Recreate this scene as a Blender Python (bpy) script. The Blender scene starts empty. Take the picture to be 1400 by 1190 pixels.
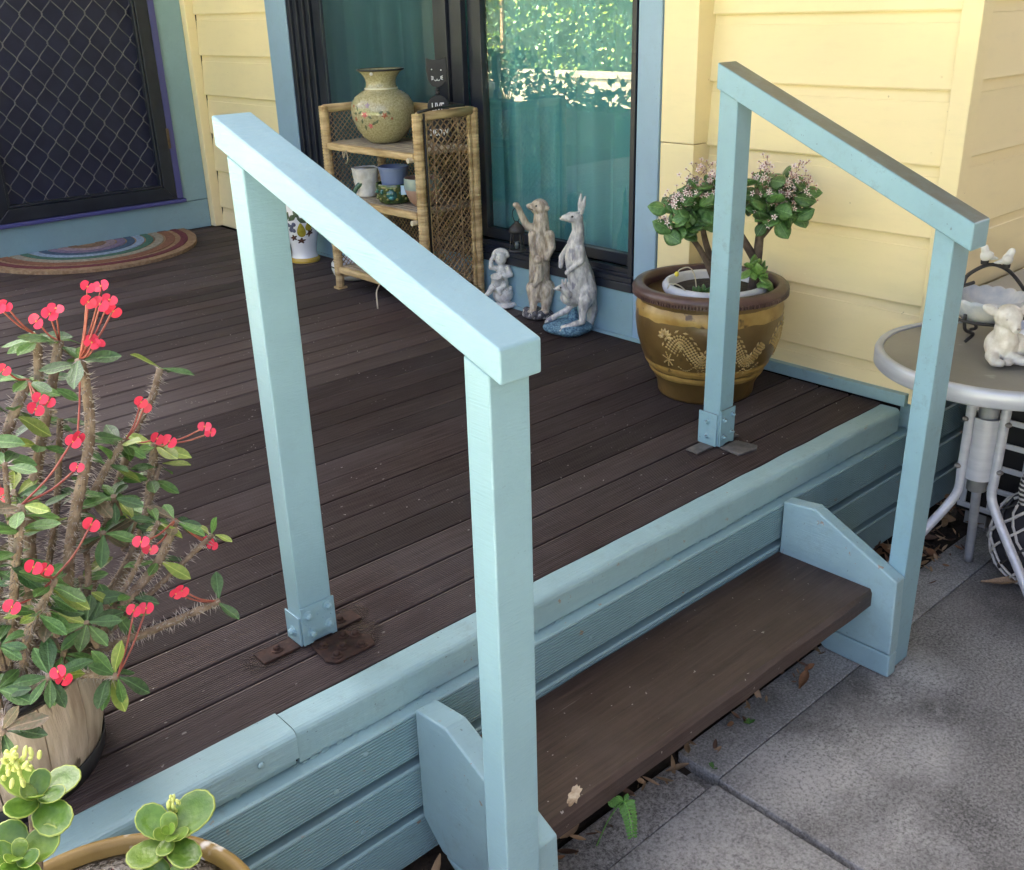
import bpy, math, random
from mathutils import Vector, Matrix, noise
from math import sin, cos, pi, radians
random.seed(7)
S = bpy.context.scene
COL = S.collection
# ------------------------------------------------------------------ camera
cam_d = bpy.data.cameras.new('camera'); cam = bpy.data.objects.new('camera', cam_d); COL.objects.link(cam)
YAW, PITCH, ROLL = radians(48.3417), radians(23.1289), radians(-1.67535)
fw = Vector((cos(YAW)*cos(PITCH), sin(YAW)*cos(PITCH), -sin(PITCH)))
rt = Vector((sin(YAW), -cos(YAW), 0)); up = rt.cross(fw)
rt2 = rt*cos(ROLL)+up*sin(ROLL); up2 = -rt*sin(ROLL)+up*cos(ROLL)
M = Matrix((rt2, up2, -fw)).transposed().to_4x4(); M.translation = Vector((0, 0, 1.39))
cam.matrix_world = M
cam_d.sensor_fit = 'HORIZONTAL'; cam_d.sensor_width = 36; cam_d.lens = 1366.185/1400*36
cam_d.clip_start = 0.02; cam_d.clip_end = 600
S.camera = cam
# ------------------------------------------------------------------ sky, sun, exposure
SUN_EL, SUN_AZ = radians(45), radians(38)          # azimuth measured from +X towards +Y
w = bpy.data.worlds.new('World'); S.world = w; w.use_nodes = True
nt = w.node_tree; nt.nodes.clear()
sky = nt.nodes.new('ShaderNodeTexSky'); sky.sky_type = 'NISHITA'; sky.sun_disc = False
sky.sun_elevation = SUN_EL; sky.sun_rotation = pi/2-SUN_AZ
sky.air_density = 0.22; sky.dust_density = 8.0; sky.ozone_density = 0.0
bg = nt.nodes.new('ShaderNodeBackground'); bg.inputs['Strength'].default_value = 0.10
wo = nt.nodes.new('ShaderNodeOutputWorld')
nt.links.new(sky.outputs[0], bg.inputs[0]); nt.links.new(bg.outputs[0], wo.inputs[0])
sd = bpy.data.lights.new('sun', 'SUN'); sd.energy = 5.0; sd.angle = radians(0.5); sd.color = (1, 0.94, 0.84)
sun = bpy.data.objects.new('sun', sd); COL.objects.link(sun)
sdir = Vector((cos(SUN_EL)*cos(SUN_AZ), cos(SUN_EL)*sin(SUN_AZ), sin(SUN_EL)))
sun.rotation_euler = sdir.to_track_quat('Z', 'Y').to_euler(); sun.location = (6, 6, 10)
vs = S.view_settings; vs.view_transform = 'Standard'; vs.look = 'None'; vs.gamma = 1.0; vs.exposure = 4.45
try: vs.use_curve_mapping = False
except Exception: pass
try:
    S.cycles.max_bounces = 8; S.cycles.transparent_max_bounces = 12; S.cycles.use_denoising = True
    S.cycles.caustics_reflective = False; S.cycles.caustics_refractive = False
except Exception: pass

# ------------------------------------------------------------------ helpers
class MB:
    """collects polygons"""
    def __init__(s): s.v = []; s.f = []; s.m = []; s.mi = 0
    def add(s, vs, fs):
        o = len(s.v); s.v += [tuple(p) for p in vs]
        for f in fs: s.f.append(tuple(i+o for i in f)); s.m.append(s.mi)
        return s
    def box(s, x0, x1, y0, y1, z0, z1):
        return s.add([(x0,y0,z0),(x1,y0,z0),(x1,y1,z0),(x0,y1,z0),(x0,y0,z1),(x1,y0,z1),(x1,y1,z1),(x0,y1,z1)],
              [(0,3,2,1),(4,5,6,7),(0,1,5,4),(1,2,6,5),(2,3,7,6),(3,0,4,7)])
    def prism(s, poly, axis, a, b):
        """poly: 2-D points in the two other axes (cyclic order), extruded from a to b along axis"""
        def P(u, t, c): return (c,u,t) if axis==0 else ((u,c,t) if axis==1 else (u,t,c))
        n = len(poly)
        vs = [P(u,t,a) for u,t in poly]+[P(u,t,b) for u,t in poly]
        fs = [tuple(range(n))[::-1], tuple(range(n,2*n))]+[(i,(i+1)%n,(i+1)%n+n,i+n) for i in range(n)]
        ar = sum(poly[i][0]*poly[(i+1)%n][1]-poly[(i+1)%n][0]*poly[i][1] for i in range(n))
        flip = (ar < 0) != (axis == 1)
        if (b < a) != flip: fs = [f[::-1] for f in fs]
        return s.add(vs, fs)
    def tube(s, pts, r, n=8, caps=True):
        pts = [Vector(p) for p in pts]; m = len(pts)
        if not isinstance(r, (list, tuple)): r = [r]*m
        vs = []; prev = None
        for i, p in enumerate(pts):
            t = (pts[min(i+1,m-1)]-pts[max(i-1,0)]).normalized()
            if prev is None:
                a = t.orthogonal().normalized()
            else:
                a = (prev-t*prev.dot(t)); a = a.normalized() if a.length > 1e-6 else t.orthogonal().normalized()
            prev = a; b = t.cross(a)
            for k in range(n):
                an = 2*pi*k/n; vs.append(p+(a*cos(an)+b*sin(an))*r[i])
        fs = [(i*n+k, i*n+(k+1)%n, (i+1)*n+(k+1)%n, (i+1)*n+k) for i in range(m-1) for k in range(n)]
        if caps: fs += [tuple(range(n))[::-1], tuple(range((m-1)*n, m*n))]
        return s.add(vs, fs)
    def lathe(s, prof, n=48, c=(0,0,0), a0=0, a1=2*pi, caps=True):
        full = abs(a1-a0-2*pi) < 1e-6; cnt = n if full else n+1; m = len(prof)
        vs = [(c[0]+r*cos(a0+(a1-a0)*k/n), c[1]+r*sin(a0+(a1-a0)*k/n), c[2]+z) for r,z in prof for k in range(cnt)]
        fs = [(i*cnt+k, i*cnt+(k+1)%cnt, (i+1)*cnt+(k+1)%cnt, (i+1)*cnt+k) for i in range(m-1) for k in range(n)]
        if caps and full:
            if prof[0][0] > 1e-5: fs.append(tuple(range(cnt))[::-1])
            if prof[-1][0] > 1e-5: fs.append(tuple(range((m-1)*cnt, m*cnt)))
        return s.add(vs, fs)
    def ell(s, c, r, rot=None, n=14, m=9):
        R3 = rot if rot is not None else Matrix.Identity(3)
        c = Vector(c); vs = []
        if not isinstance(r, (tuple, list)): r = (r, r, r)
        for i in range(1, m):
            th = pi*i/m
            for k in range(n):
                ph = 2*pi*k/n
                vs.append(c+R3 @ Vector((r[0]*sin(th)*cos(ph), r[1]*sin(th)*sin(ph), -r[2]*cos(th))))
        vs += [c+R3 @ Vector((0,0,-r[2])), c+R3 @ Vector((0,0,r[2]))]
        b, t = len(vs)-2, len(vs)-1
        fs = [(i*n+k, i*n+(k+1)%n, (i+1)*n+(k+1)%n, (i+1)*n+k) for i in range(m-2) for k in range(n)]
        fs += [(b, (k+1)%n, k) for k in range(n)]+[(t, (m-2)*n+k, (m-2)*n+(k+1)%n) for k in range(n)]
        return s.add(vs, fs)
    def xf(s, mat, start=0):
        for i in range(start, len(s.v)): s.v[i] = tuple(mat @ Vector(s.v[i]))
        return s
    def mesh(s, name, mats, smooth=False):
        me = bpy.data.meshes.new(name); me.from_pydata(s.v, [], s.f)
        for m in (mats if isinstance(mats, (list, tuple)) else [mats]): me.materials.append(m)
        if isinstance(mats, (list, tuple)) and len(mats) > 1: me.polygons.foreach_set('material_index', s.m)
        if smooth: me.polygons.foreach_set('use_smooth', [True]*len(me.polygons))
        me.validate(); me.update(); return me

WM = {}                                             # world matrix of each object
def link(name, data, parent, mw):
    o = bpy.data.objects.new(name, data); COL.objects.link(o)
    if parent is not None:
        o.parent = parent; o.matrix_parent_inverse = WM[parent.name].inverted()
    o.matrix_basis = mw; WM[o.name] = mw.copy(); return o
def tag(o, label=None, cat=None, group=None, kind=None):
    if label: o['label'] = label
    if cat: o['category'] = cat
    if group: o['group'] = group
    if kind: o['kind'] = kind
    return o
def thing(name, loc, label, cat, group=None, rz=0.0):
    return tag(link(name, None, None, Matrix.Translation(loc) @ Matrix.Rotation(rz, 4, 'Z')), label, cat, group)
def ob(name, mb, mat, parent=None, M=None, smooth=False, bevel=0, seg=2, kind=None, label=None, sharp=None):
    """links mb as one mesh; without M the points are in world space and the origin is moved to the base of the piece"""
    if M is None:
        xs = [p[0] for p in mb.v]; ys = [p[1] for p in mb.v]; zs = [p[2] for p in mb.v]
        c = Vector(((min(xs)+max(xs))/2, (min(ys)+max(ys))/2, min(zs)))
        mb.v = [(p[0]-c.x, p[1]-c.y, p[2]-c.z) for p in mb.v]; M = Matrix.Translation(c)
    o = link(name, mb.mesh(name, mat, smooth), parent, M)
    if bevel:
        b = o.modifiers.new('bevel', 'BEVEL'); b.width = bevel; b.segments = seg; b.limit_method = 'ANGLE'; b.angle_limit = radians(40)
    if sharp:
        try: o.data.set_sharp_from_angle(angle=radians(sharp))
        except Exception: pass
    if kind: o['kind'] = kind
    if label: o['label'] = label
    return o
def inst(name, me, parent, M): return link(name, me, parent, M)
def blob(name, mb, mat, parent, M, vox=0.004, smooth_it=3, bump=0):
    """fuses overlapping volumes into one continuous surface"""
    o = ob(name, mb, mat, parent, M, smooth=True)
    r = o.modifiers.new('fuse', 'REMESH'); r.mode = 'VOXEL'; r.voxel_size = vox; r.use_smooth_shade = True
    s = o.modifiers.new('soften', 'SMOOTH'); s.iterations = smooth_it; s.factor = 0.6
    return o
def orient(p, d, upv=(0,0,1), roll=0, s=1.0):
    y = Vector(d).normalized(); u = Vector(upv)
    x = y.cross(u)
    if x.length < 1e-4: x = y.orthogonal()
    x.normalize(); z = x.cross(y)
    R3 = Matrix((x, y, z)).transposed() @ Matrix.Rotation(roll, 3, 'Y')
    m = (R3*s).to_4x4(); m.translation = Vector(p); return m
def curve(pts, n=6):
    """Catmull-Rom"""
    P = [Vector(p) for p in pts]; P = [P[0]*2-P[1]]+P+[P[-1]*2-P[-2]]; out = []
    for i in range(1, len(P)-2):
        for k in range(n):
            t = k/n; a, b, c, d = P[i-1], P[i], P[i+1], P[i+2]
            out.append(0.5*((2*b)+(c-a)*t+(2*a-5*b+4*c-d)*t*t+(3*b-a-3*c+d)*t**3))
    return out+[P[-2]]

# ------------------------------------------------------------------ materials
def N(nt, t, **kw):
    n = nt.nodes.new(t)
    for k, v in kw.items():
        if k in n.inputs.keys(): n.inputs[k].default_value = v
        else: setattr(n, k, v)
    return n
def ramp(nt, fac, stops):
    r = nt.nodes.new('ShaderNodeValToRGB'); e = r.color_ramp.elements
    while len(e) < len(stops): e.new(0.5)
    for i, (p, c) in enumerate(stops):
        e[i].position = p; e[i].color = c if len(c) == 4 else (*c, 1)
    nt.links.new(fac, r.inputs[0]); return r.outputs[0]
def mixc(nt, fac, a, b, mode='MIX'):
    m = nt.nodes.new('ShaderNodeMix'); m.data_type = 'RGBA'; m.blend_type = mode
    for sock, v in ((m.inputs[0], fac), (m.inputs[6], a), (m.inputs[7], b)):
        if hasattr(v, 'links') or isinstance(v, bpy.types.NodeSocket): nt.links.new(v, sock)
        else: sock.default_value = v if not isinstance(v, tuple) or len(v) == 4 else (*v, 1)
    return m.outputs[2]
def mth(nt, op, a, b=0.0, clamp=False):
    m = nt.nodes.new('ShaderNodeMath'); m.operation = op; m.use_clamp = clamp
    for i, v in enumerate((a, b)):
        if isinstance(v, bpy.types.NodeSocket): nt.links.new(v, m.inputs[i])
        else: m.inputs[i].default_value = v
    return m.outputs[0]
def base(name):
    m = bpy.data.materials.new(name); m.use_nodes = True; nt = m.node_tree
    return m, nt, nt.nodes['Principled BSDF']
def coords(nt, world=False, scale=(1,1,1)):
    if world:
        g = nt.nodes.new('ShaderNodeNewGeometry'); o = g.outputs['Position']
    else:
        g = nt.nodes.new('ShaderNodeTexCoord'); o = g.outputs['Object']
    mp = nt.nodes.new('ShaderNodeMapping'); mp.inputs['Scale'].default_value = scale
    nt.links.new(o, mp.inputs[0]); return mp.outputs[0]
def tex(nt, co, scale, detail=4, rough=0.55, kind='noise', **kw):
    t = nt.nodes.new({'noise': 'ShaderNodeTexNoise', 'vor': 'ShaderNodeTexVoronoi', 'wave': 'ShaderNodeTexWave'}[kind])
    nt.links.new(co, t.inputs['Vector']); t.inputs['Scale'].default_value = scale
    if kind == 'noise': t.inputs['Detail'].default_value = detail; t.inputs['Roughness'].default_value = rough
    for k, v in kw.items():
        if k in t.inputs.keys(): t.inputs[k].default_value = v
        else: setattr(t, k, v)
    return t.outputs['Distance'] if kind == 'vor' and kw.get('feature') == 'DISTANCE_TO_EDGE' else t.outputs[0] if kind != 'vor' else t.outputs['Distance']
def bumpn(nt, bs, h, strength=0.3, dist=0.002):
    b = nt.nodes.new('ShaderNodeBump'); b.inputs['Strength'].default_value = strength; b.inputs['Distance'].default_value = dist
    nt.links.new(h, b.inputs['Height']); nt.links.new(b.outputs[0], bs.inputs['Normal']); return b
def rnd(nt, lo, hi):
    o = nt.nodes.new('ShaderNodeObjectInfo')
    return mth(nt, 'ADD', mth(nt, 'MULTIPLY', o.outputs['Random'], hi-lo), lo)
def mat(name, c1, c2=None, scale=8, stretch=(1,1,1), rough=0.5, bump=0.0, bscale=60, bdist=0.002, spots=None, vary=0.0,
        metal=0.0, world=False, lo=0.35, hi=0.65, coat=0.0, spec=0.5, trans=None, sss=0.0, detail=5):
    m, nt, bs = base(name); co = coords(nt, world, stretch)
    if c2 is not None:
        col = ramp(nt, tex(nt, co, scale, detail), [(lo, c1), (hi, c2)])
    else:
        r = nt.nodes.new('ShaderNodeRGB'); r.outputs[0].default_value = (*c1, 1); col = r.outputs[0]
    if spots:
        sc, sscale, th = spots
        fac = ramp(nt, tex(nt, co, sscale, 3), [(th, (0,0,0)), (th+0.05, (1,1,1))])
        col = mixc(nt, fac, col, sc)
    if vary:
        h = nt.nodes.new('ShaderNodeHueSaturation'); nt.links.new(col, h.inputs['Color']); nt.links.new(rnd(nt, 1-vary, 1+vary), h.inputs['Value']); col = h.outputs[0]
    nt.links.new(col, bs.inputs['Base Color'])
    bs.inputs['Roughness'].default_value = rough; bs.inputs['Metallic'].default_value = metal
    bs.inputs['Specular IOR Level'].default_value = spec
    if coat: bs.inputs['Coat Weight'].default_value = coat; bs.inputs['Coat Roughness'].default_value = 0.08
    if bump: bumpn(nt, bs, tex(nt, co, bscale, 4), bump, bdist)
    return m
def paint(name, c, dirt=0.0, dirtc=(0.16,0.17,0.15), brush=(3,3,120), bump=0.25, rough=0.42, top_dirt=0.0, chips=None):
    """painted timber: brush marks, faint blotches, dirt and (on top faces) mould"""
    m, nt, bs = base(name); co = coords(nt, True)
    blot = tex(nt, co, 5, 4)
    col = ramp(nt, blot, [(0.3, tuple(x*0.93 for x in c)), (0.7, tuple(min(1, x*1.05) for x in c))])
    if dirt:
        d = ramp(nt, tex(nt, co, 34, 9, 0.78), [(0.52, (0,0,0)), (0.70, (1,1,1))])
        d2 = ramp(nt, tex(nt, co, 5, 4), [(0.36, (0.15,0.15,0.15)), (0.62, (1,1,1))])
        f = mth(nt, 'MULTIPLY', mth(nt, 'MULTIPLY', d, d2), dirt*0.8, True)
        col = mixc(nt, f, col, dirtc)
        b2 = ramp(nt, tex(nt, co, 11, 7, 0.7), [(0.45, (0,0,0)), (0.75, (1,1,1))])
        col = mixc(nt, mth(nt, 'MULTIPLY', b2, dirt*0.45, True), col, tuple(x*0.55+0.04 for x in c))
        sk = ramp(nt, tex(nt, co, 120, 2), [(0.72, (0,0,0)), (0.75, (1,1,1))])
        col = mixc(nt, mth(nt, 'MULTIPLY', sk, dirt, True), col, (0.07,0.065,0.055))
    if top_dirt:
        g = nt.nodes.new('ShaderNodeNewGeometry'); sp = nt.nodes.new('ShaderNodeSeparateXYZ'); nt.links.new(g.outputs['True Normal'], sp.inputs[0])
        t = ramp(nt, sp.outputs[2], [(0.55, (0,0,0)), (0.8, (1,1,1))])
        n2 = ramp(nt, tex(nt, co, 22, 6, 0.7), [(0.25, (0.72,0.72,0.72)), (0.55, (1,1,1))])
        col = mixc(nt, mth(nt, 'MULTIPLY', mth(nt, 'MULTIPLY', t, n2), top_dirt, True), col, dirtc)
    if chips:
        f = ramp(nt, tex(nt, co, 46, 4, 0.6), [(0.675, (0,0,0)), (0.685, (1,1,1))])
        f2 = ramp(nt, tex(nt, co, 4.0, 2), [(0.48, (0,0,0)), (0.56, (1,1,1))])
        col = mixc(nt, mth(nt, 'MULTIPLY', f, f2), col, chips)
    nt.links.new(col, bs.inputs['Base Color']); bs.inputs['Roughness'].default_value = rough
    h = mth(nt, 'ADD', tex(nt, coords(nt, True, brush), 6, 3), mth(nt, 'MULTIPLY', tex(nt, co, 30, 4), 0.6))
    bumpn(nt, bs, h, bump, 0.002)
    return m

BLUE = (0.255, 0.412, 0.462)
M_rail_new = paint('rail_paint_fresh', BLUE, bump=0.5, brush=(10,3,70), dirt=0.16)
M_rail_old = paint('rail_paint_weathered', (0.225,0.385,0.445), dirt=0.5, top_dirt=0.95, dirtc=(0.13,0.135,0.125), bump=0.2)
M_step_blue = paint('step_paint', (0.285,0.44,0.475), dirt=0.5, bump=0.5, rough=0.38, chips=(0.30,0.25,0.2))
M_edge = paint('edge_board_paint', (0.29,0.445,0.465), dirt=0.55, bump=0.6, rough=0.4, brush=(3,60,60), chips=(0.3,0.25,0.19))
M_slat = paint('skirting_paint', (0.27,0.42,0.445), dirt=0.6, bump=0.06, brush=(2,40,40), chips=(0.33,0.26,0.18))
M_trim_blue = paint('door_trim_paint', (0.27,0.405,0.53), dirt=0.3, bump=0.15, brush=(40,40,3))
M_trim_teal = paint('screen_door_trim_paint', (0.24,0.385,0.43), dirt=0.35, bump=0.15, brush=(40,40,3))
M_purple = paint('door_stop_paint', (0.07,0.075,0.24), dirt=0.2, bump=0.1)
def yellow(name, c):
    m, nt, bs = base(name); co = coords(nt, True)
    col = ramp(nt, tex(nt, co, 2.5, 5), [(0.3, tuple(x*0.93 for x in c)), (0.7, c)])
    d = ramp(nt, tex(nt, coords(nt, True, (3,3,14)), 3, 7, 0.7), [(0.5, (0,0,0)), (0.85, (1,1,1))])
    col = mixc(nt, mth(nt, 'MULTIPLY', d, 0.18), col, (0.5,0.44,0.28))
    sp = ramp(nt, tex(nt, co, 55, 2), [(0.77, (0,0,0)), (0.79, (1,1,1))])
    col = mixc(nt, mth(nt, 'MULTIPLY', sp, 0.5), col, (0.3,0.24,0.13))
    nt.links.new(col, bs.inputs['Base Color']); bs.inputs['Roughness'].default_value = 0.55
    bumpn(nt, bs, tex(nt, co, 90, 5), 0.12, 0.002); return m
M_yel = yellow('weatherboard_paint', (0.86,0.73,0.42))
M_yel_far = yellow('pale_weatherboard_paint', (0.88,0.75,0.44))

def deck_mat(name, reed):
    m, nt, bs = base(name)
    co = coords(nt, True, (1.0,1,1)); cs = coords(nt, True, (2.2,70,20))
    grain = tex(nt, cs, 3, 6, 0.6)
    col = ramp(nt, grain, [(0.28, (0.028,0.016,0.0135)), (0.5, (0.055,0.0365,0.0325)), (0.75, (0.088,0.066,0.060))])
    blot = ramp(nt, tex(nt, co, 2.4, 6, 0.65), [(0.38, (0,0,0)), (0.72, (1,1,1))])
    col = mixc(nt, mth(nt, 'MULTIPLY', blot, 0.62), col, (0.096,0.081,0.076))
    wr = ramp(nt, tex(nt, coords(nt, True, (5,90,40)), 2.5, 8, 0.8), [(0.64, (0,0,0)), (0.72, (1,1,1))])
    wr2 = ramp(nt, tex(nt, co, 3.1, 2), [(0.52, (0,0,0)), (0.66, (1,1,1))])
    col = mixc(nt, mth(nt, 'MULTIPLY', mth(nt, 'MULTIPLY', wr, wr2), 0.65), col, (0.24,0.215,0.18))
    sp = ramp(nt, tex(nt, coords(nt, True, (1,2.2,1)), 75, 1), [(0.745, (0,0,0)), (0.76, (1,1,1))])
    sp2 = ramp(nt, tex(nt, co, 6, 2), [(0.45, (0,0,0)), (0.6, (1,1,1))])
    col = mixc(nt, mth(nt, 'MULTIPLY', mth(nt, 'MULTIPLY', sp, sp2), 0.85), col, (0.5,0.47,0.42))
    h = nt.nodes.new('ShaderNodeHueSaturation'); nt.links.new(col, h.inputs['Color']); nt.links.new(rnd(nt, 0.72, 1.32), h.inputs['Value'])
    nt.links.new(h.outputs[0], bs.inputs['Base Color'])
    ro = ramp(nt, blot, [(0, (0.62,)*3), (1, (0.8,)*3)]); nt.links.new(ro, bs.inputs['Roughness'])
    bs.inputs['Specular IOR Level'].default_value = 0.3
    bumpn(nt, bs, grain, 0.35, 0.002); return m
M_deck = deck_mat('deck_stain', False)
m, nt, bs = base('tread_stain'); M_tread = m; co = coords(nt, True)
gr_ = tex(nt, coords(nt, True, (1.6,45,45)), 3, 8, 0.65); bl_ = tex(nt, co, 4, 6, 0.65)
col = ramp(nt, gr_, [(0.3, (0.024,0.0125,0.010)), (0.55, (0.050,0.029,0.0225)), (0.8, (0.082,0.056,0.044))])
col = mixc(nt, mth(nt, 'MULTIPLY', ramp(nt, bl_, [(0.42, (0,0,0)), (0.7, (1,1,1))]), 0.5), col, (0.088,0.066,0.055))
sc_ = ramp(nt, tex(nt, coords(nt, True, (2.5,60,1)), 3, 3), [(0.70, (0,0,0)), (0.73, (1,1,1))]); du_ = ramp(nt, tex(nt, co, 3.2, 3), [(0.5, (0,0,0)), (0.62, (1,1,1))])
col = mixc(nt, mth(nt, 'MULTIPLY', mth(nt, 'MULTIPLY', sc_, du_), 0.6), col, (0.24,0.21,0.18))
sp_ = ramp(nt, tex(nt, co, 80, 2), [(0.735, (0,0,0)), (0.75, (1,1,1))]); col = mixc(nt, mth(nt, 'MULTIPLY', sp_, 0.8), col, (0.38,0.36,0.33))
nt.links.new(col, bs.inputs['Base Color']); bs.inputs['Roughness'].default_value = 0.5; bumpn(nt, bs, gr_, 0.5, 0.0025)
M_dark = mat('painted_shade', (0.012,0.011,0.01), rough=0.95)  # near-black: underfloor and indoor shade put into the colour
M_rust = mat('rusty_steel', (0.018,0.008,0.0055), (0.050,0.021,0.012), 70, rough=0.85, bump=0.6, bscale=160, world=True)
m, nt, bs = base('rust_stain'); M_stain = m
bs.inputs['Base Color'].default_value = (0.030,0.016,0.010,1); bs.inputs['Roughness'].default_value = 0.75
co = coords(nt, False, (19,19,1)); ln_ = nt.nodes.new('ShaderNodeVectorMath'); ln_.operation = 'LENGTH'; nt.links.new(co, ln_.inputs[0])
al = mth(nt, 'SUBTRACT', mth(nt, 'ADD', 0.95, mth(nt, 'MULTIPLY', tex(nt, coords(nt, True), 45, 5), 0.9)), mth(nt, 'MULTIPLY', ln_.outputs['Value'], 1.25), True)
nt.links.new(mth(nt, 'MULTIPLY', al, 0.85, True), bs.inputs['Alpha'])
M_greyplate = mat('weathered_plate', (0.07,0.065,0.06), (0.14,0.13,0.12), 50, rough=0.7, bump=0.3, world=True)
def concrete(name, c1, c2, patch, worn=()):
    m, nt, bs = base(name); co = coords(nt, True)
    a = tex(nt, co, 2.6, 8, 0.65); f = tex(nt, co, 230, 3, 0.6); g_ = tex(nt, co, 150, 6, 0.75); v = tex(nt, co, 240, kind='vor')
    col = ramp(nt, a, [(0.32, c1), (0.68, c2)])
    fine = ramp(nt, f, [(0.36, (0.6,)*3), (0.64, (1.4,)*3)]); col = mixc(nt, 0.8, col, fine, 'MULTIPLY')
    mid = ramp(nt, g_, [(0.36, (0.66,)*3), (0.64, (1.25,)*3)]); col = mixc(nt, 0.8, col, mid, 'MULTIPLY')
    pf = ramp(nt, tex(nt, coords(nt, True, (1.0,1.0,1)), 1.7, 6, 0.62), [(0.42, (0,0,0)), (0.60, (1,1,1))])
    dk = ramp(nt, tex(nt, co, 2.3, 7, 0.7), [(0.48, (1,1,1)), (0.64, (0.5,0.5,0.5))]); col = mixc(nt, 1.0, col, dk, 'MULTIPLY')
    lf = ramp(nt, g_, [(0.42, (0,0,0)), (0.60, (1,1,1))])
    col = mixc(nt, mth(nt, 'MULTIPLY', mth(nt, 'MULTIPLY', pf, lf), patch), col, (0.46,0.45,0.42))
    if worn:
        for (wx, wy, wr_) in worn:
            cm = nt.nodes.new('ShaderNodeVectorMath'); cm.operation = 'DISTANCE'; nt.links.new(co, cm.inputs[0]); cm.inputs[1].default_value = (wx, wy, 0)
            q_ = mth(nt, 'SUBTRACT', mth(nt, 'ADD', 1.0, mth(nt, 'MULTIPLY', mth(nt, 'SUBTRACT', tex(nt, co, 5, 9, 0.72), 0.5), 3.2)), mth(nt, 'DIVIDE', cm.outputs['Value'], wr_), True)
            lf2 = ramp(nt, tex(nt, co, 120, 8, 0.8), [(0.43, (0.05,)*3), (0.53, (1,1,1))])
            col = mixc(nt, mth(nt, 'MULTIPLY', mth(nt, 'MULTIPLY', q_, lf2), 1.0, True), col, (0.50,0.49,0.455))
    sp = ramp(nt, v, [(0.16, (1,1,1)), (0.26, (0,0,0))])
    sg = ramp(nt, tex(nt, co, 55, 2), [(0.56, (0,0,0)), (0.60, (1,1,1))])
    col = mixc(nt, mth(nt, 'MULTIPLY', sp, sg), col, (0.42,0.40,0.37))
    nt.links.new(col, bs.inputs['Base Color']); bs.inputs['Roughness'].default_value = 0.9
    bumpn(nt, bs, mth(nt, 'ADD', f, g_), 0.6, 0.0025); return m
M_conc = concrete('rough_concrete', (0.135,0.13,0.12), (0.25,0.24,0.222), 0.75, worn=((1.50,0.72,0.26),(1.40,0.80,0.16),(1.86,0.80,0.12)))
M_conc2 = concrete('pale_concrete', (0.165,0.16,0.146), (0.30,0.29,0.27), 0.8, worn=((1.12,0.74,0.22),))
M_mortar = concrete('mortar_strip', (0.26,0.262,0.25), (0.42,0.42,0.40), 0.3)
M_soil = mat('soil', (0.016,0.012,0.008), (0.05,0.036,0.024), 14, rough=0.95, bump=0.8, bscale=60, bdist=0.01, world=True)
M_lawn = mat('lawn', (0.05,0.09,0.02), (0.12,0.16,0.05), 5, rough=0.9, bump=0.8, bscale=40, bdist=0.02, world=True)
M_black = mat('black_aluminium', (0.010,0.013,0.022), (0.018,0.022,0.034), 12, rough=0.38, bump=0.05, world=True, spots=((0.12,0.11,0.1), 60, 0.75))
M_grille = mat('grille_metal', (0.10,0.10,0.11), (0.17,0.17,0.17), 30, rough=0.45, metal=0.3)
M_rubber = mat('black_rubber', (0.008,0.008,0.009), rough=0.6)
def glass_mat():
    m = bpy.data.materials.new('tinted_glass'); m.use_nodes = True; nt = m.node_tree; nt.nodes.clear()
    o = nt.nodes.new('ShaderNodeOutputMaterial'); mx = nt.nodes.new('ShaderNodeMixShader')
    fr = nt.nodes.new('ShaderNodeFresnel'); fr.inputs['IOR'].default_value = 2.3
    t = nt.nodes.new('ShaderNodeBsdfTransparent'); t.inputs[0].default_value = (0.66,0.83,0.84,1)
    g = nt.nodes.new('ShaderNodeBsdfGlossy'); g.inputs['Roughness'].default_value = 0.0; g.inputs[0].default_value = (0.95,1,0.97,1)
    ge = nt.nodes.new('ShaderNodeNewGeometry')          # the outer face mirrors, the inner one only tints
    fac = mth(nt, 'MULTIPLY', fr.outputs[0], mth(nt, 'SUBTRACT', 1.0, ge.outputs['Backfacing']))
    nt.links.new(fac, mx.inputs[0]); nt.links.new(t.outputs[0], mx.inputs[1]); nt.links.new(g.outputs[0], mx.inputs[2])
    nt.links.new(mx.outputs[0], o.inputs[0]); return m
M_glass = glass_mat()
def screen_mat(name, col, open_):
    m = bpy.data.materials.new(name); m.use_nodes = True; nt = m.node_tree; nt.nodes.clear()
    o = nt.nodes.new('ShaderNodeOutputMaterial'); mx = nt.nodes.new('ShaderNodeMixShader')
    t = nt.nodes.new('ShaderNodeBsdfTransparent'); d = nt.nodes.new('ShaderNodeBsdfDiffuse'); d.inputs[0].default_value = (*col, 1)
    mx.inputs[0].default_value = 1-open_
    nt.links.new(t.outputs[0], mx.inputs[1]); nt.links.new(d.outputs[0], mx.inputs[2]); nt.links.new(mx.outputs[0], o.inputs[0]); return m
M_fly = screen_mat('flyscreen_mesh', (0.05,0.065,0.08), 0.74)
M_curtain = mat('curtain_cloth', (0.50,0.64,0.64), (0.60,0.72,0.69), 3, (1,1,0.2), rough=0.8, bump=0.1, world=True)
M_wicker = mat('wicker', (0.34,0.22,0.09), (0.62,0.46,0.24), 9, (1,1,7), rough=0.6, bump=0.6, bscale=50, bdist=0.003, world=True)
M_wicker_d = mat('aged_cane', (0.15,0.09,0.045), (0.34,0.23,0.12), 30, rough=0.65, world=True)
M_wicker_g = mat('greyed_cane', (0.26,0.21,0.14), (0.40,0.33,0.22), 14, (6,1,1), rough=0.7, bump=0.4, bscale=60, world=True)
M_tape = mat('black_binding', (0.012,0.011,0.010), rough=0.5)
M_white_cer = mat('white_ceramic', (0.62,0.61,0.57), (0.74,0.73,0.70), 12, rough=0.3, spots=((0.35,0.32,0.27), 40, 0.7))
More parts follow.
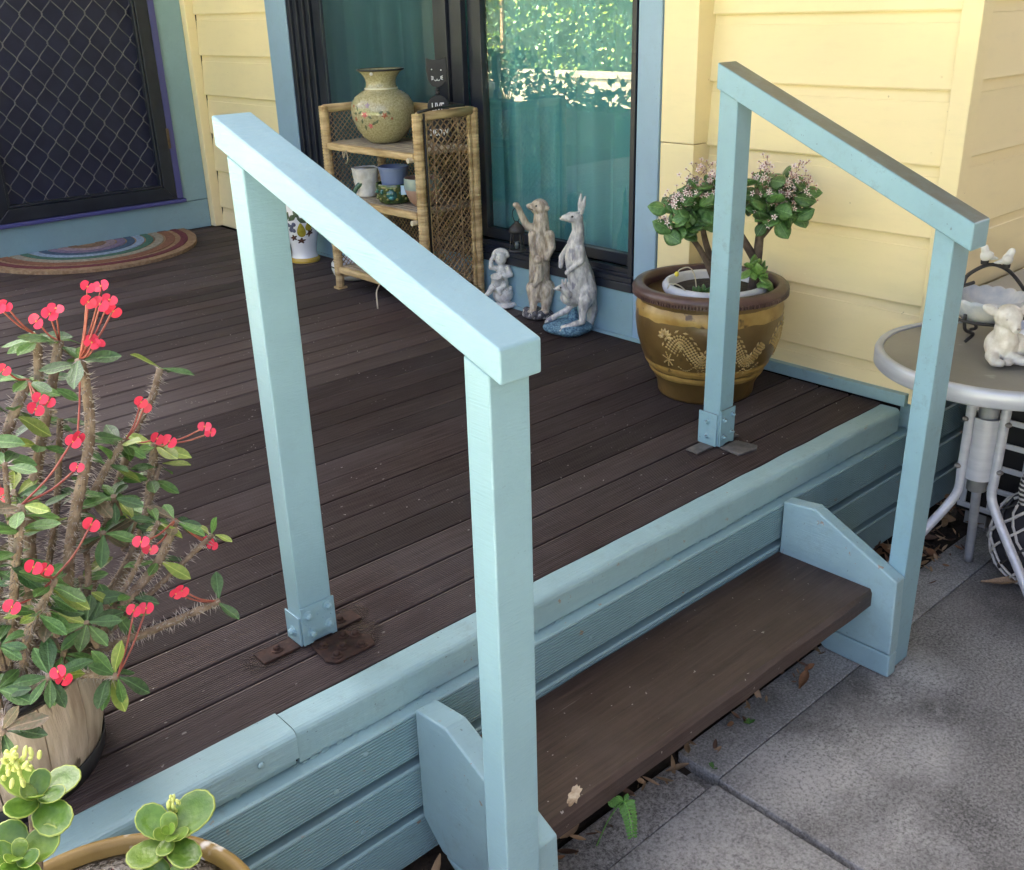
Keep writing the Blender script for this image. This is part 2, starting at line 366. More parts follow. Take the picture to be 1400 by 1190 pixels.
def leafm(name, c1, c2, rough=0.4, vary=0.2, sc=25):
    m = mat(name, c1, c2, sc if sc < 20 else 7, rough=rough, vary=vary, bump=0.25, bscale=14, bdist=0.02)
    nt = m.node_tree; bs = nt.nodes['Principled BSDF']; old = bs.inputs['Base Color'].links[0].from_socket
    tc_ = nt.nodes.new('ShaderNodeTexCoord'); sp = nt.nodes.new('ShaderNodeSeparateXYZ'); nt.links.new(tc_.outputs['Object'], sp.inputs[0])
    v = ramp(nt, mth(nt, 'ABSOLUTE', sp.outputs[0]), [(0.006, (0.6,0.6,0.6)), (0.02, (0,0,0))])
    nt.links.new(mixc(nt, v, old, tuple(min(1, x*1.9+0.02) for x in c2)), bs.inputs['Base Color']); return m

# ================================================================== ground
DZ = 0.39                                            # top of the deck above the concrete
g = MB().box(-60, 60, -60, 60, -0.5, -0.06)
tag(ob('ground', g, M_lawn), kind='structure')
M_pave = mat('bounce_paving', (0.42,0.39,0.34), (0.54,0.51,0.46), 3, rough=0.85, bump=0.3, world=True)
yard = ob('bounce_ground', MB().box(-4.0, -1.25, -3.0, 14.0, -0.055, -0.03), M_pave); tag(yard, kind='structure')  # unseen pale ground added to bounce sunlight onto the deck
path = ob('concrete_path', MB().box(-1.2, 7.0, -6.0, 0.99, -0.055, -0.03), M_conc); tag(path, kind='structure')
def slab(x0, x1, y0, y1, m, dz=0.0):
    b = MB(); nx = 14; ny = 14
    b.box(x0, x1, y0, y1, -0.03, 0.0+dz)
    return ob('slab', b, m, path, bevel=0.002)
slab(1.297, 4.6, -1.4, 0.881, M_conc); slab(-1.2, 1.283, -1.4, 0.881, M_conc2, -0.002)
slab(1.300, 2.02, 0.8835, 0.985, M_mortar, 0.001); slab(-1.2, 1.262, 0.8835, 0.975, M_conc, -0.003)
slab(2.024, 4.6, 0.8835, 0.99, M_mortar, 0.001)
slab(1.297, 4.6, -6.0, -1.414, M_conc, -0.001); slab(-1.2, 1.283, -6.0, -1.414, M_conc2, 0.0)
soil = MB()
nx, ny = 90, 14
vs = []
for j in range(ny+1):
    for i in range(nx+1):
        x = -1.6+5.6*i/nx; y = 0.95+0.85*j/ny
        vs.append((x, y, -0.022+0.035*noise.noise(Vector((x*6, y*6, 0)))+0.01*noise.noise(Vector((x*25, y*25, 3)))))
soil.add(vs, [(j*(nx+1)+i, j*(nx+1)+i+1, (j+1)*(nx+1)+i+1, (j+1)*(nx+1)+i) for j in range(ny) for i in range(nx)])
tag(ob('soil_bed', soil, M_soil, smooth=True), kind='structure')

# ================================================================== deck
deck = thing('timber_deck', (0.4, 3.0, 0), 'dark brown timber deck edged with pale blue boards and ribbed skirting', 'deck')
def reeded(w, t, n, d, r=0.003):
    """board section: (u across, v up), ribbed along its top face"""
    p = [(-w/2, -t), (-w/2, -r)]
    e = 0.0045; p.append((-w/2+r, 0)); p.append((-w/2+e, 0))
    span = w-2*e; q = span/n
    for i in range(n):
        u = -w/2+e+i*q
        p += [(u+q*0.12, -d), (u+q*0.46, -d), (u+q*0.58, 0)]
        if i < n-1: p.append((u+q, 0))
    p += [(w/2-r, 0), (w/2, -r), (w/2, -t)]
    return p[::-1]
PITCH_B = 0.0945
nb = int((4.905-1.199)/PITCH_B)
P_reed = reeded(0.0875, 0.022, 15, 0.0018)
P_flat = [(-0.0438,-0.022),(0.0438,-0.022),(0.0438,-0.004),(0.0402,0),(-0.0402,0),(-0.0438,-0.004)]
for i in range(nb+1):
    yc = 1.199+PITCH_B*(i+0.5)
    x1 = 2.398 if yc < 1.76 else (2.353 if yc < 4.9 else 2.353)
    prof = P_reed if i < 13 else P_flat
    wdt = 1.0
    cuts = [(-1.6, x1)]
    if i % 5 == 3: c = -0.4+1.1*((i*37) % 10)/10; cuts = [(-1.6, c-0.0015), (c+0.0015, x1)]
    if i == nb: continue
    for a, b in cuts:
        dz = random.uniform(-0.0012, 0.0008)
        mb = MB().prism([(yc+u*wdt, DZ+v+dz) for u, v in prof], 0, a, b)
        ob('plank', mb, M_deck, deck)
ye = 1.199+PITCH_B*nb
mb = MB().prism([(ye+0.003, DZ-0.022), (4.914, DZ-0.022), (4.914, DZ), (ye+0.003, DZ)], 0, -1.6, 2.353); ob('plank', mb, M_deck, deck)
for xj in (-1.2, -0.7, -0.2, 0.3, 0.95, 1.45, 1.95, 2.3):
    ob('joist', MB().box(xj-0.02, xj+0.02, 1.20, 4.9, 0.20, DZ-0.0235), M_dark, deck)
# edge boards with a rounded nose; the far-left one laps over, slightly proud
def nose(y0, y1, z0, z1, r=0.012):
    p = [(y1, z0), (y1, z1-0.002), (y1-0.004, z1)]
    for k in range(5):
        a = pi/2*k/4; p.append((y0+r-r*sin(a), z1-r+r*cos(a)))
    return p+[(y0, z0)]
def wavy(name, prof, x0, x1, m, n, amp, seed, parent):
    """extrusion along X whose section wanders a little, for hand-painted, weathered edges"""
    b = MB(); k = len(prof); vs = []
    for i in range(n+1):
        x = x0+(x1-x0)*i/n
        for u, v in prof:
            vs.append((x, u+amp*noise.noise(Vector((x*9, v*40, seed))), v+amp*noise.noise(Vector((x*9, u*40, seed+5)))))
    fs = [(i*k+j, (i+1)*k+j, (i+1)*k+(j+1) % k, i*k+(j+1) % k) for i in range(n) for j in range(k)]
    fs += [tuple(range(k)), tuple(range(n*k, n*k+k))[::-1]]
    b.add(vs, [f[::-1] for f in fs]); return ob(name, b, m, parent)
e1 = wavy('edge_board', nose(1.139, 1.196, 0.3285, DZ+0.001), 0.557, 2.385, M_edge, 120, 0.0016, 1, deck)
e2 = wavy('edge_board', nose(1.131, 1.196, 0.347, DZ+0.005), -1.6, 0.553, M_edge, 90, 0.0008, 2, deck)
ob('edge_strip', MB().box(-1.6, 0.5535, 1.143, 1.19, 0.3275, 0.3455), M_edge, deck, bevel=0.002)
for x in (0.49, -0.15):
    ob('screw_head', MB().lathe([(0, 0.003), (0.004, 0.0028), (0.006, 0.0)], 12, (0,0,0)), M_edge, deck, M=Matrix.Translation((x, 1.1295, 0.372)) @ Matrix.Rotation(pi/2, 4, 'X'), smooth=True)
P_sl = [(v, u) for u, v in reeded(0.0905, 0.034, 14, 0.0042)]      # face looks along -Y
for si, zc in enumerate((0.2805, 0.1705, 0.0605)):
    for (a, b) in ((-1.6, 0.36), (0.363, 2.425)) if si == 1 else ((-1.6, 2.425),):
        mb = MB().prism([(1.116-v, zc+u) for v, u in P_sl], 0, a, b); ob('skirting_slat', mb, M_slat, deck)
for x in (-1.5, -0.3, 0.45, 1.3, 2.41):
    ob('skirting_post', MB().box(x-0.022, x+0.022, 1.152, 1.184, -0.02, 0.322), M_slat, deck)
for si, zc in enumerate((0.287, 0.177, 0.067)):
    mb = MB().prism([(1.118-v, zc+u) for v, u in P_sl], 0, 2.452, 3.6); ob('skirting_slat', mb, M_slat, deck)
ob('skirting_post', MB().box(2.428, 2.449, 1.112, 1.16, 0.0, 0.40), M_slat, deck)
ob('shade_backing', MB().box(-1.6, 3.6, 1.30, 1.315, -0.05, 0.34), M_dark, deck)  # near-black sheet painted as the shade behind the slat gaps

# ================================================================== house
house = thing('house', (4.0, 3.5, 0), 'house clad in pale yellow weatherboards with blue door trim', 'house')
def board_x(xp, y0, y1, z0, z1, m):        # faces -X
    ob('weatherboard', MB().prism([(xp+0.022, z0), (xp+0.022, z1+0.012), (xp+0.012, z1+0.012), (xp+0.0095, z1-0.026), (xp+0.0075, z1-0.028), (xp-0.001, z0+0.022), (xp-0.003, z0+0.004), (xp-0.001, z0)][::-1], 1, y0, y1), m, house)
def board_y(yp, x0, x1, z0, z1, m):        # faces -Y
    ob('weatherboard', MB().prism([(yp+0.022, z0), (yp+0.022, z1+0.012), (yp+0.012, z1+0.012), (yp+0.0095, z1-0.026), (yp+0.0075, z1-0.028), (yp-0.001, z0+0.022), (yp-0.003, z0+0.004), (yp-0.001, z0)], 0, x0, x1), m, house)
XN, XD, YB = 2.42, 2.355, 4.92
zs = [0.40, 0.486]+[0.486+0.1745*k for k in range(1, 14)]
for a, b in zip(zs, zs[1:]):
    board_x(XN, 1.1345, 1.845, a, b, M_yel)
    board_y(1.093, 2.462, 6.5, a+0.02, b+0.02, M_yel)
ob('corner_board', MB().box(2.408, 2.46, 1.083, 1.134, 0.40, 2.75), M_yel, house, bevel=0.003)
ob('sheathing', MB().box(2.4425, 2.52, 1.117, 1.90, 0.395, 2.75), M_dark, house)
ob('sheathing', MB().box(2.5205, 6.5, 1.117, 1.19, 0.40, 2.75), M_dark, house)
# flat panel beside the sliding door, with the joint across it
ob('cover_board', MB().box(XD, 2.44, 1.8335, 1.9555, 1.0185, 2.75), M_yel, house, bevel=0.002)
ob('cover_board', MB().box(XD+0.001, 2.44, 1.8335, 1.9555, 0.40, 1.0165), M_yel, house, bevel=0.002)
ob('base_strip', MB().box(2.400, 2.4405, 1.137, 1.832, DZ+0.002, 0.425), M_slat, house, bevel=0.002)
# wall behind the deck: far boards between screen-door wall and sliding door
zf = [0.395, 0.491, 0.673, 0.855, 1.037, 1.219, 1.401, 1.583, 1.765, 1.947, 2.129, 2.311, 2.493, 2.675]
for a, b in zip(zf, zf[1:]): board_x(XD+0.012, 4.156, 4.862, a, b, M_yel_far)
ob('corner_bead', MB().box(2.325, 2.375, 4.865, 4.915, 0.395, 2.75), M_yel_far, house, bevel=0.004)
ob('sheathing', MB().box(2.392, 2.5, 4.02, 4.95, 0.395, 2.75), M_dark, house)
# blue trim round the sliding door
ob('door_trim', MB().box(XD-0.006, 2.43, 3.987, 4.153, 0.395, 2.30), M_trim_blue, house, bevel=0.003)
ob('door_trim', MB().box(XD-0.006, 2.43, 1.958, 2.044, 0.395, 2.30), M_trim_blue, house, bevel=0.003)
ob('door_trim', MB().box(XD-0.003, 2.43, 2.046, 3.985, 0.395, 0.545), paint('sill_board_paint', (0.235,0.385,0.45), dirt=0.5, bump=0.2), house, bevel=0.003)
ob('door_trim', MB().box(XD-0.003, 2.43, 2.046, 3.985, 2.16, 2.30), M_trim_blue, house, bevel=0.003)
ob('caulk_strip', MB().box(XD-0.014, XD-0.0065, 1.965, 3.98, DZ+0.001, 0.402), M_trim_teal, house)
# sliding door
sl = link('sliding_door', None, house, Matrix.Translation((2.39, 3.0, 0.55)))
f = MB()
f.box(2.343, 2.44, 2.047, 3.984, 0.547, 0.575); f.box(2.36, 2.44, 2.047, 3.984, 0.5755, 0.60)
ob('door_sill', f, M_black, sl, bevel=0.002)
for k, (x0, z0, z1) in enumerate(((2.347, 0.5765, 0.592), (2.369, 0.6005, 0.615))):
    ob('track', MB().box(x0, x0+0.006, 2.05, 3.98, z0, z1), M_black, sl)
ob('jamb', MB().box(2.345, 2.44, 2.0475, 2.0655, 0.6005, 2.155), M_black, sl, bevel=0.002)
for k in range(4):
    ob('jamb', MB().box(2.352+0.012*k, 2.44, 3.952-0.030*k+0.002, 3.983-0.030*k, 0.6005, 2.155), M_black, sl, bevel=0.002)
ob('head', MB().box(2.345, 2.44, 2.0665, 3.86, 2.10, 2.155), M_black, sl)
# fixed pane on the right
ob('stile', MB().box(2.40, 2.432, 2.80, 2.868, 0.616, 2.10), M_black, sl, bevel=0.002)
ob('rail', MB().box(2.40, 2.432, 2.0665, 2.799, 0.616, 0.652), M_black, sl, bevel=0.002)
ob('glass_pane', MB().box(2.414, 2.4185, 2.0668, 2.80, 0.652, 2.10), M_glass, sl)
# sliding pane and insect screen on the left
ob('stile', MB().box(2.362, 2.396, 2.94, 3.012, 0.616, 2.10), M_black, sl, bevel=0.002)
ob('stile', MB().box(2.374, 2.398, 2.872, 2.936, 0.616, 2.10), M_black, sl, bevel=0.002)
ob('stile', MB().box(2.388, 2.4, 3.775, 3.84, 0.616, 2.10), M_black, sl, bevel=0.002)
ob('rail', MB().box(2.362, 2.396, 3.0125, 3.77, 0.616, 0.66), M_black, sl, bevel=0.002)
ob('flyscreen', MB().box(2.378, 2.3786, 3.012, 3.775, 0.66, 2.10), M_fly, sl)
ob('glass_pane', MB().box(2.414, 2.4185, 2.869, 3.86, 0.616, 2.10), M_glass, sl)
# curtains hanging behind the glass
def curtain(y0, y1, folds, seed, m=M_curtain):
    b = MB(); n = folds*24; rows = 6; vs = []
    for j in range(rows+1):
        z = 0.60+1.52*j/rows
        for i in range(n+1):
            t = i/n; u_ = (t*folds+0.18*sin(3*t+seed)) % 1.0; tri = u_/0.78 if u_ < 0.78 else (1-u_)/0.22
            vs.append((2.452+0.070*tri*tri+0.004*sin(j*0.8+i*0.3), y0+(y1-y0)*t, z))
    b.add(vs, [(j*(n+1)+i, j*(n+1)+i+1, (j+1)*(n+1)+i+1, (j+1)*(n+1)+i) for j in range(rows) for i in range(n)])
    return tag(ob('curtain', b, m, smooth=True), 'pale teal curtain hanging behind the %s' % ('right glass pane' if y0 < 2.5 else 'insect screen of the sliding door'), 'curtain', 'curtains behind the sliding door')
curtain(2.02, 2.86, 5, 0.5); curtain(2.90, 3.98, 6, 2.0)
ob('dark_backing', MB().box(2.9, 2.95, 1.9, 4.2, 0.3, 2.7), M_dark, house)  # near-black sheet painted as the unlit room behind the glass
# back wall with the security screen door
T = M_trim_teal
ob('wall_panel', MB().box(0.93, 1.05, YB-0.005, YB+0.1, DZ-0.05, 2.75), M_yel_far, house)
ob('door_trim', MB().box(2.192, 2.324, YB-0.012, YB+0.1, 0.535, 2.75), T, house, bevel=0.002)
ob('door_trim', MB().box(1.056, 2.324, YB-0.010, YB+0.1, DZ+0.003, 0.533), T, house, bevel=0.002)
sd_ = link('screen_door', None, house, Matrix.Translation((1.7, YB, 0.535)))
ob('door_stop', MB().box(2.158, 2.190, YB-0.028, YB+0.05, 0.556, 2.7), M_purple, sd_, bevel=0.003)
ob('door_stop', MB().box(1.06, 2.20, YB-0.040, YB+0.05, 0.536, 0.5545), M_purple, sd_, bevel=0.004)
def mitre(x0, x1, z0, z1, wd, y):       # four mitred frame members with a stepped profile
    q = [((x0,z0),(x1,z0),(x1-wd,z0+wd),(x0+wd,z0+wd)), ((x1,z0),(x1,z1),(x1-wd,z1-wd),(x1-wd,z0+wd)),
         ((x1,z1),(x0,z1),(x0+wd,z1-wd),(x1-wd,z1-wd)), ((x0,z1),(x0,z0),(x0+wd,z0+wd),(x0+wd,z1-wd))]
    for poly in q:
        ob('frame', MB().prism(list(poly), 1, y, y+0.03), M_black, sd_, bevel=0.003)
mitre(1.30, 2.1565, 0.5565, 2.60, 0.062, YB-0.030)
mitre(1.363, 2.0935, 0.6195, 2.537, 0.012, YB-0.024)
ob('door_panel', MB().box(1.36, 2.10, YB+0.02, YB+0.03, 0.6, 2.55), mat('dark_door', (0.012,0.014,0.038), (0.020,0.023,0.055), 10, rough=0.55, world=True), sd_)
gr = MB()
cw, chh = 0.0945, 0.119
ns = int(0.72/cw*2)+1
for s in range(-1, ns+1):
    pts = []; xb = 1.372+s*cw/2
    k = 0; z = 0.618
    while z < 2.53:
        ph = 2*pi*(z-0.618)/chh
        off = (cw/4+0.0010)*(math.asin(0.93*sin(ph))/math.asin(0.93))*(1 if s % 2 else -1)
        x = xb+off
        pts.append((max(1.371, min(2.085, x)), YB-0.008+(0.003 if s % 2 else -0.003), z)); z += chh/12
    gr.tube(pts, 0.0025, 5)
ob('grille', gr, M_grille, sd_, smooth=True, kind='stuff')
ob('hinge', MB().box(2.150, 2.164, YB-0.034, YB-0.0285, 0.80, 0.895), mat('tarnished_brass', (0.10,0.07,0.04), (0.16,0.12,0.07), 40, rough=0.5, metal=0.6), sd_, bevel=0.002)
# roof: eave unseen, reach set to shade the deck
M_eave = mat('eave_lining', (0.55,0.54,0.50), rough=0.7); M_roof = mat('roof_sheet', (0.12,0.13,0.14), rough=0.5)
ob('shading_eave', MB().box(0.85, 7.0, 0.80, 9.0, 2.76, 2.80), M_eave, house)
ob('rear_wall', MB().box(6.5, 6.6, 1.2, 8.9, -0.06, 2.755), M_yel, house); ob('rear_wall', MB().box(0.95, 6.49, 8.7, 8.9, -0.06, 2.755), M_yel, house)
ob('leak_block', MB().box(2.56, 6.49, 1.33, 8.69, -0.06, 0.375), M_dark, house)  # solid block added under the floor to stop sun leaking through
ob('dark_backing', MB().box(2.53, 2.56, 1.2, 1.89, 0.38, 2.75), M_dark, house); ob('dark_backing', MB().box(1.0, 2.6, 5.06, 5.1, -0.05, 2.75), M_dark, house); ob('dark_backing', MB().box(2.45, 2.5, 1.9, 8.6, -0.05, 0.38), M_dark, house)
ob('roof', MB().prism([(0.75, 2.81), (7.0, 2.81), (7.0, 4.4), (5.2, 4.4)], 1, 0.55, 9.0), M_roof, house)
ob('side_wall', MB().box(0.93, 0.99, 5.03, 8.69, -0.06, 2.755), M_yel, house)

# ================================================================== handrails and step
def handrail(name, label, m, x0p, x1p, yb0, yb1, yf0, yf1, rx0, rx1, ry0, ry1, zt0, zt1, th, x1f=None):
    h = thing(name, ((x0p+x1p)/2, (yb0+yf0)/2, 0), label, 'handrail', 'handrails beside the step')
    sl_ = (zt1-zt0)/(ry1-ry0); top = lambda y: zt0+sl_*(y-ry0)-th-0.001
    ob('rail', MB().prism([(ry0, zt0), (ry0, zt0-th), (ry1, zt1-th), (ry1, zt1)], 0, rx0, rx1), m, h, bevel=0.0035, seg=3)
    ob('post', MB().prism([(yb0, DZ+0.004), (yb1, DZ+0.004), (yb1, top(yb1)), (yb0, top(yb0))], 0, x0p, x1p), m, h, bevel=0.003, seg=3)
    ob('post', MB().prism([(yf0, 0.004), (yf1, 0.004), (yf1, top(yf1)), (yf0, top(yf0))], 0, x0p, x1f or x1p), m, h, bevel=0.003, seg=3)
    return h
hl = handrail('handrail', 'freshly painted pale blue handrail nearest the camera, beside the red-flowered plant', M_rail_new,
              0.681, 0.744, 1.317, 1.360, 0.802, 0.846, 0.679, 0.743, 0.780, 1.387, 1.049, 1.262, 0.043)
hr = handrail('handrail', 'weathered pale blue handrail with grimy top, in front of the brown dragon pot', M_rail_old,
              1.848, 1.902, 1.326, 1.375, 0.823, 0.863, 1.838, 1.903, 0.786, 1.377, 1.008, 1.273, 0.053, 1.920)
def bolts(plate, m, pts, nrm, r=0.0058):
    for p in pts:
        b = MB().lathe([(r*1.7, 0), (r*1.7, 0.0015), (r*1.05, 0.0025), (r*1.0, 0.0065), (r*0.6, 0.0085), (0, 0.009)], 8)
        rot = {'-Y': Matrix.Rotation(pi/2, 4, 'X'), '-X': Matrix.Rotation(-pi/2, 4, 'Y'), 'Z': Matrix.Identity(4)}[nrm]
        ob('bolt', b, m, plate, M=Matrix.Translation(p) @ rot)
def ragged(b, x0, x1, y, th, z0, z1, seed, cut):
    """front plate with a torn lower edge"""
    n = 26; poly = []
    for i in range(n+1):
        t = i/n; k = max(0, 1-abs(t-0.56)/0.28)
        poly.append((x0+(x1-x0)*t, z0+cut*k**0.8+0.004*abs(noise.noise(Vector((t*17, seed, 0))))))
    poly += [(x1, z1), (x0, z1)]
    b.prism(poly, 1, y, y+th)
b = MB(); ragged(b, 0.680, 0.7455, 1.3125, 0.0035, DZ+0.006, DZ+0.079, 3, 0.020)
pf = ob('bracket', b, M_rail_new, hl)
bolts(pf, M_rail_new, [(0.692, 1.3125, DZ+0.062), (0.732, 1.3125, DZ+0.066), (0.697, 1.3125, DZ+0.026), (0.731, 1.3125, DZ+0.030)], '-Y')
for px_, pz in ((0.712, 0.058), (0.722, 0.046), (0.688, 0.046), (0.738, 0.047), (0.694, 0.038)):
    ob('bolt', MB().lathe([(0.0022, 0), (0.0016, 0.0012), (0, 0.0013)], 8), M_rail_new, pf, M=Matrix.Translation((px_, 1.3125, DZ+pz)) @ Matrix.Rotation(pi/2, 4, 'X'))
ps = ob('bracket', MB().box(0.6770, 0.6805, 1.318, 1.364, DZ+0.004, DZ+0.060), M_rail_new, hl, bevel=0.001)
bolts(ps, M_rail_new, [(0.677, 1.341, DZ+0.026)], '-X'); 
rp = ob('base_plate', MB().prism([(0.690, 1.311), (0.684, 1.252), (0.696, 1.236), (0.772, 1.236), (0.782, 1.262), (0.757, 1.311)], 2, DZ+0.001, DZ+0.006), M_rust, hl, bevel=0.002, label='rusty brown base plate with bolts')
bolts(rp, M_rust, [(0.703, 1.292, DZ+0.006), (0.745, 1.294, DZ+0.006), (0.705, 1.252, DZ+0.006), (0.762, 1.282, DZ+0.006), (0.753, 1.250, DZ+0.006), (0.727, 1.266, DZ+0.006)], 'Z', 0.0062)
for (a, c, bb) in ((0.606, 0.676, 0.641), (0.746, 0.802, 0.768)):
    r2 = ob('base_plate', MB().box(a, c, 1.320, 1.357, DZ+0.001, DZ+0.0055), M_rust, hl, bevel=0.001); bolts(r2, M_rust, [(bb, 1.339, DZ+0.0055)], 'Z', 0.0062)
# bracket of the right handrail
pa = ob('bracket', MB().box(1.8440, 1.8475, 1.330, 1.384, DZ+0.004, DZ+0.088), M_rail_old, hr, bevel=0.001); bolts(pa, M_rail_old, [(1.844, 1.357, DZ+0.026), (1.844, 1.357, DZ+0.064)], '-X', 0.0042)
b = MB(); ragged(b, 1.850, 1.905, 1.3215, 0.0035, DZ+0.005, DZ+0.098, 9, 0.006)
pb = ob('bracket', b, M_rail_old, hr)
bolts(pb, M_rail_old, [(1.862, 1.3215, DZ+0.072), (1.893, 1.3215, DZ+0.080), (1.862, 1.3215, DZ+0.028), (1.893, 1.3215, DZ+0.034)], '-Y', 0.0046)
ob('base_plate', MB().box(1.785, 1.842, 1.336, 1.372, DZ+0.001, DZ+0.006), M_greyplate, hr, bevel=0.001)
ob('base_plate', MB().prism([(1.850, 1.319), (1.846, 1.262), (1.905, 1.252), (1.922, 1.262), (1.912, 1.319)], 2, DZ+0.001, DZ+0.006), M_greyplate, hr, bevel=0.001)
ob('base_plate', MB().box(1.907, 1.945, 1.334, 1.368, DZ+0.001, DZ+0.006), M_greyplate, hr, bevel=0.001)

step = thing('step', (1.3, 1.0, 0), 'dark brown timber step between pale blue side boards below the deck', 'step')
# tread with a worn nosing
tp = [(0.872, 0.166), (0.872, 0.198), (0.880, 0.207), (1.112, 0.205), (1.112, 0.160), (0.880, 0.160)]
b = MB(); n = 60; k = len(tp); vs = []
for i in range(n+1):
    x = 0.801+(1.812-0.801)*i/n
    for j, (u, v) in enumerate(tp):
        d = 0.004 if j in (1, 2) else 0.002
        vs.append((x, u+d*noise.noise(Vector((x*7, j, 1))), v+d*0.5*noise.noise(Vector((x*9, j, 7)))))
fs = [(i*k+j, i*k+(j+1) % k, (i+1)*k+(j+1) % k, (i+1)*k+j) for i in range(n) for j in range(k)]+[tuple(range(k))[::-1], tuple(range(n*k, n*k+k))]
b.add(vs, [f[::-1] for f in fs]); ob('tread', b, M_tread, step)
def cheek(x0, x1, flip=False):
    p = [(1.110, 0.112), (1.110, 0.336), (1.030, 0.345), (0.822, 0.245), (0.815, 0.063), (1.06, 0.063)]
    c = ob('side_board', MB().prism(p[::-1], 0, x0, x1), M_step_blue, step, bevel=0.004, seg=3)
    ob('side_board', MB().prism([(1.056, 0.060), (0.970, 0.004), (0.813, 0.004), (0.815, 0.060)], 0, x0+0.001, x1-0.001), M_step_blue, step, bevel=0.004, seg=3)
cheek(0.756, 0.800); cheek(1.8125, 1.8475)

# ================================================================== garden mirrored in the glass, plus unseen additions that shape the light
gw = thing('garden_wall', (-4.2, 8.5, 0), 'low beige rendered garden wall in sun, mirrored in the glass door', 'wall')
M_render = mat('beige_render', (0.20,0.155,0.095), (0.27,0.22,0.145), 4, rough=0.85, bump=0.5, bscale=30, world=True)
ob('wall_body', MB().box(-4.35, -4.05, 3.0, 14.0, -0.06, 0.62), M_render, gw)
for k in range(11): ob('coping', MB().box(-4.38, -4.02, 3.0+k, 3.992+k, 0.622, 0.675), M_render, gw, bevel=0.006)
hd = thing('hedge', (-5.2, 8.5, 0), 'tall sunlit green hedge, mirrored in the glass door', 'hedge')
b = MB(); rg = random.Random(3)
for i in range(15000):
    y = rg.uniform(2.5, 15); z = rg.uniform(0.1, 3.2); d = rg.random()**2
    x = -4.65-0.9*d+0.28*noise.noise(Vector((y*1.3, z*1.6, 0)))+0.12*noise.noise(Vector((y*4, z*4, 5)))
    if noise.noise(Vector((y*2.2, z*2.2, 9))) < -0.38: continue
    L = rg.uniform(0.04, 0.085); dv = Vector((rg.uniform(0,1), rg.uniform(-1,1), rg.uniform(-0.8,0.6))).normalized(); sd2 = dv.orthogonal().normalized(); sd2.rotate(Matrix.Rotation(rg.uniform(0,6.28), 3, dv))
    p = Vector((x,y,z)); b.mi = rg.randrange(3); b.add([p, p+dv*L*0.5+sd2*L*0.28, p+dv*L, p+dv*L*0.5-sd2*L*0.28], [(0,1,2,3)])
ob('foliage', b, [mat('hedge_leaf', (0.12,0.20,0.02), rough=0.5), mat('hedge_leaf_light', (0.22,0.29,0.03), rough=0.5), mat('hedge_leaf_dark', (0.05,0.10,0.025), rough=0.5)], hd, kind='stuff')
for y in (3.5, 6, 8.5, 11, 13.5): ob('trunk', MB().tube([(-5.1,y,-0.06),(-5.05,y+0.05,0.8),(-5.1,y+0.1,1.8)], [0.05,0.04,0.02], 8), M_wicker_d, hd)
ob('core', MB().box(-5.9, -5.6, 2.4, 15.1, 0.0, 3.0), mat('hedge_core', (0.015,0.025,0.008), rough=1), hd)
pb_ = thing('dark_trough', (-0.78, 6.3, 0), 'unseen dark trough added beyond the left end of the deck to darken the reflection', 'planter')  # unseen; added so the lower glass mirrors something dark
for k in range(3):
    ob('side_board', MB().box(-0.955, -0.93, 4.95, 7.7, -0.04+0.245*k, 0.20+0.245*k), M_tread, pb_); ob('side_board', MB().box(-0.645, -0.62, 4.95, 7.7, -0.04+0.245*k, 0.20+0.245*k), M_tread, pb_)
ob('soil_fill', MB().box(-0.929, -0.646, 4.95, 7.7, -0.04, 0.66), M_soil, pb_)
ms = mat('shrub_leaf', (0.03,0.07,0.02), (0.06,0.11,0.03), 10, rough=0.5)
for si, y0 in enumerate((5.15, 5.7, 6.25, 6.8, 7.35)):
    sh = thing('shrub', (-0.79, y0, 0.66), ['loose shrub at the near end of the planter trough','rounded shrub second along the planter trough','leggy shrub in the middle of the planter trough','dense shrub fourth along the planter trough','tall shrub at the far end of the planter trough'][si], 'shrub', 'shrubs in the planter trough')
    b = MB(); st = MB(); hgt = (0.16, 0.24, 0.50, 0.20, 0.34)[si]
    for t in range(6):
        a = rg.uniform(0, 6.28); tip = Vector((-0.79+0.2*cos(a)*rg.random(), y0+0.3*sin(a), 0.66+hgt*rg.uniform(0.6,1)))
        st.tube([(-0.79, y0, 0.65), (Vector((-0.79,y0,0.66))+tip)/2+Vector((0,0,0.06)), tip], [0.006,0.005,0.003], 5)
        for q in range(42):
            f_ = rg.uniform(0.3, 1.05); p = Vector((-0.79,y0,0.66)).lerp(tip, f_)+Vector((rg.gauss(0,.06), rg.gauss(0,.08), rg.gauss(0,.06)))
            dv = Vector((rg.uniform(-1,1), rg.uniform(-1,1), rg.uniform(-.6,.8))).normalized(); s2 = dv.orthogonal().normalized(); L = rg.uniform(.05,.09)
            b.add([p, p+dv*L*.5+s2*L*.25, p+dv*L, p+dv*L*.5-s2*L*.25], [(0,1,2,3)])
    ob('foliage', b, ms, sh, kind='stuff'); ob('stem', st, M_wicker_d, sh)
ga = thing('sky_blocker', (2.0, -4.5, 0), 'unseen brown building added across the concrete path to block sky light', 'sky_blocker')  # unseen; added to block sky light from behind the path
ob('wall', MB().box(-0.8, 6.5, -4.6, -3.0, -0.06, 2.5), mat('brown_brick', (0.15,0.12,0.085), (0.22,0.18,0.13), 12, rough=0.85, bump=0.5, world=True), ga)
ob('roof', MB().box(-1.0, 6.7, -5.0, -2.6, 2.61, 2.70), M_roof, ga)
ob('blocker_wall', MB().box(6.3, 6.4, -2.98, 1.08, -0.03, 1.25), M_tread, ga)  # low wall added to cut part of the bright side sky
ob('blocker_roof', MB().box(1.0, 6.7, -2.99, 0.66, 2.42, 2.48), M_roof, ga)  # unseen roof added to hold sky light off the front faces
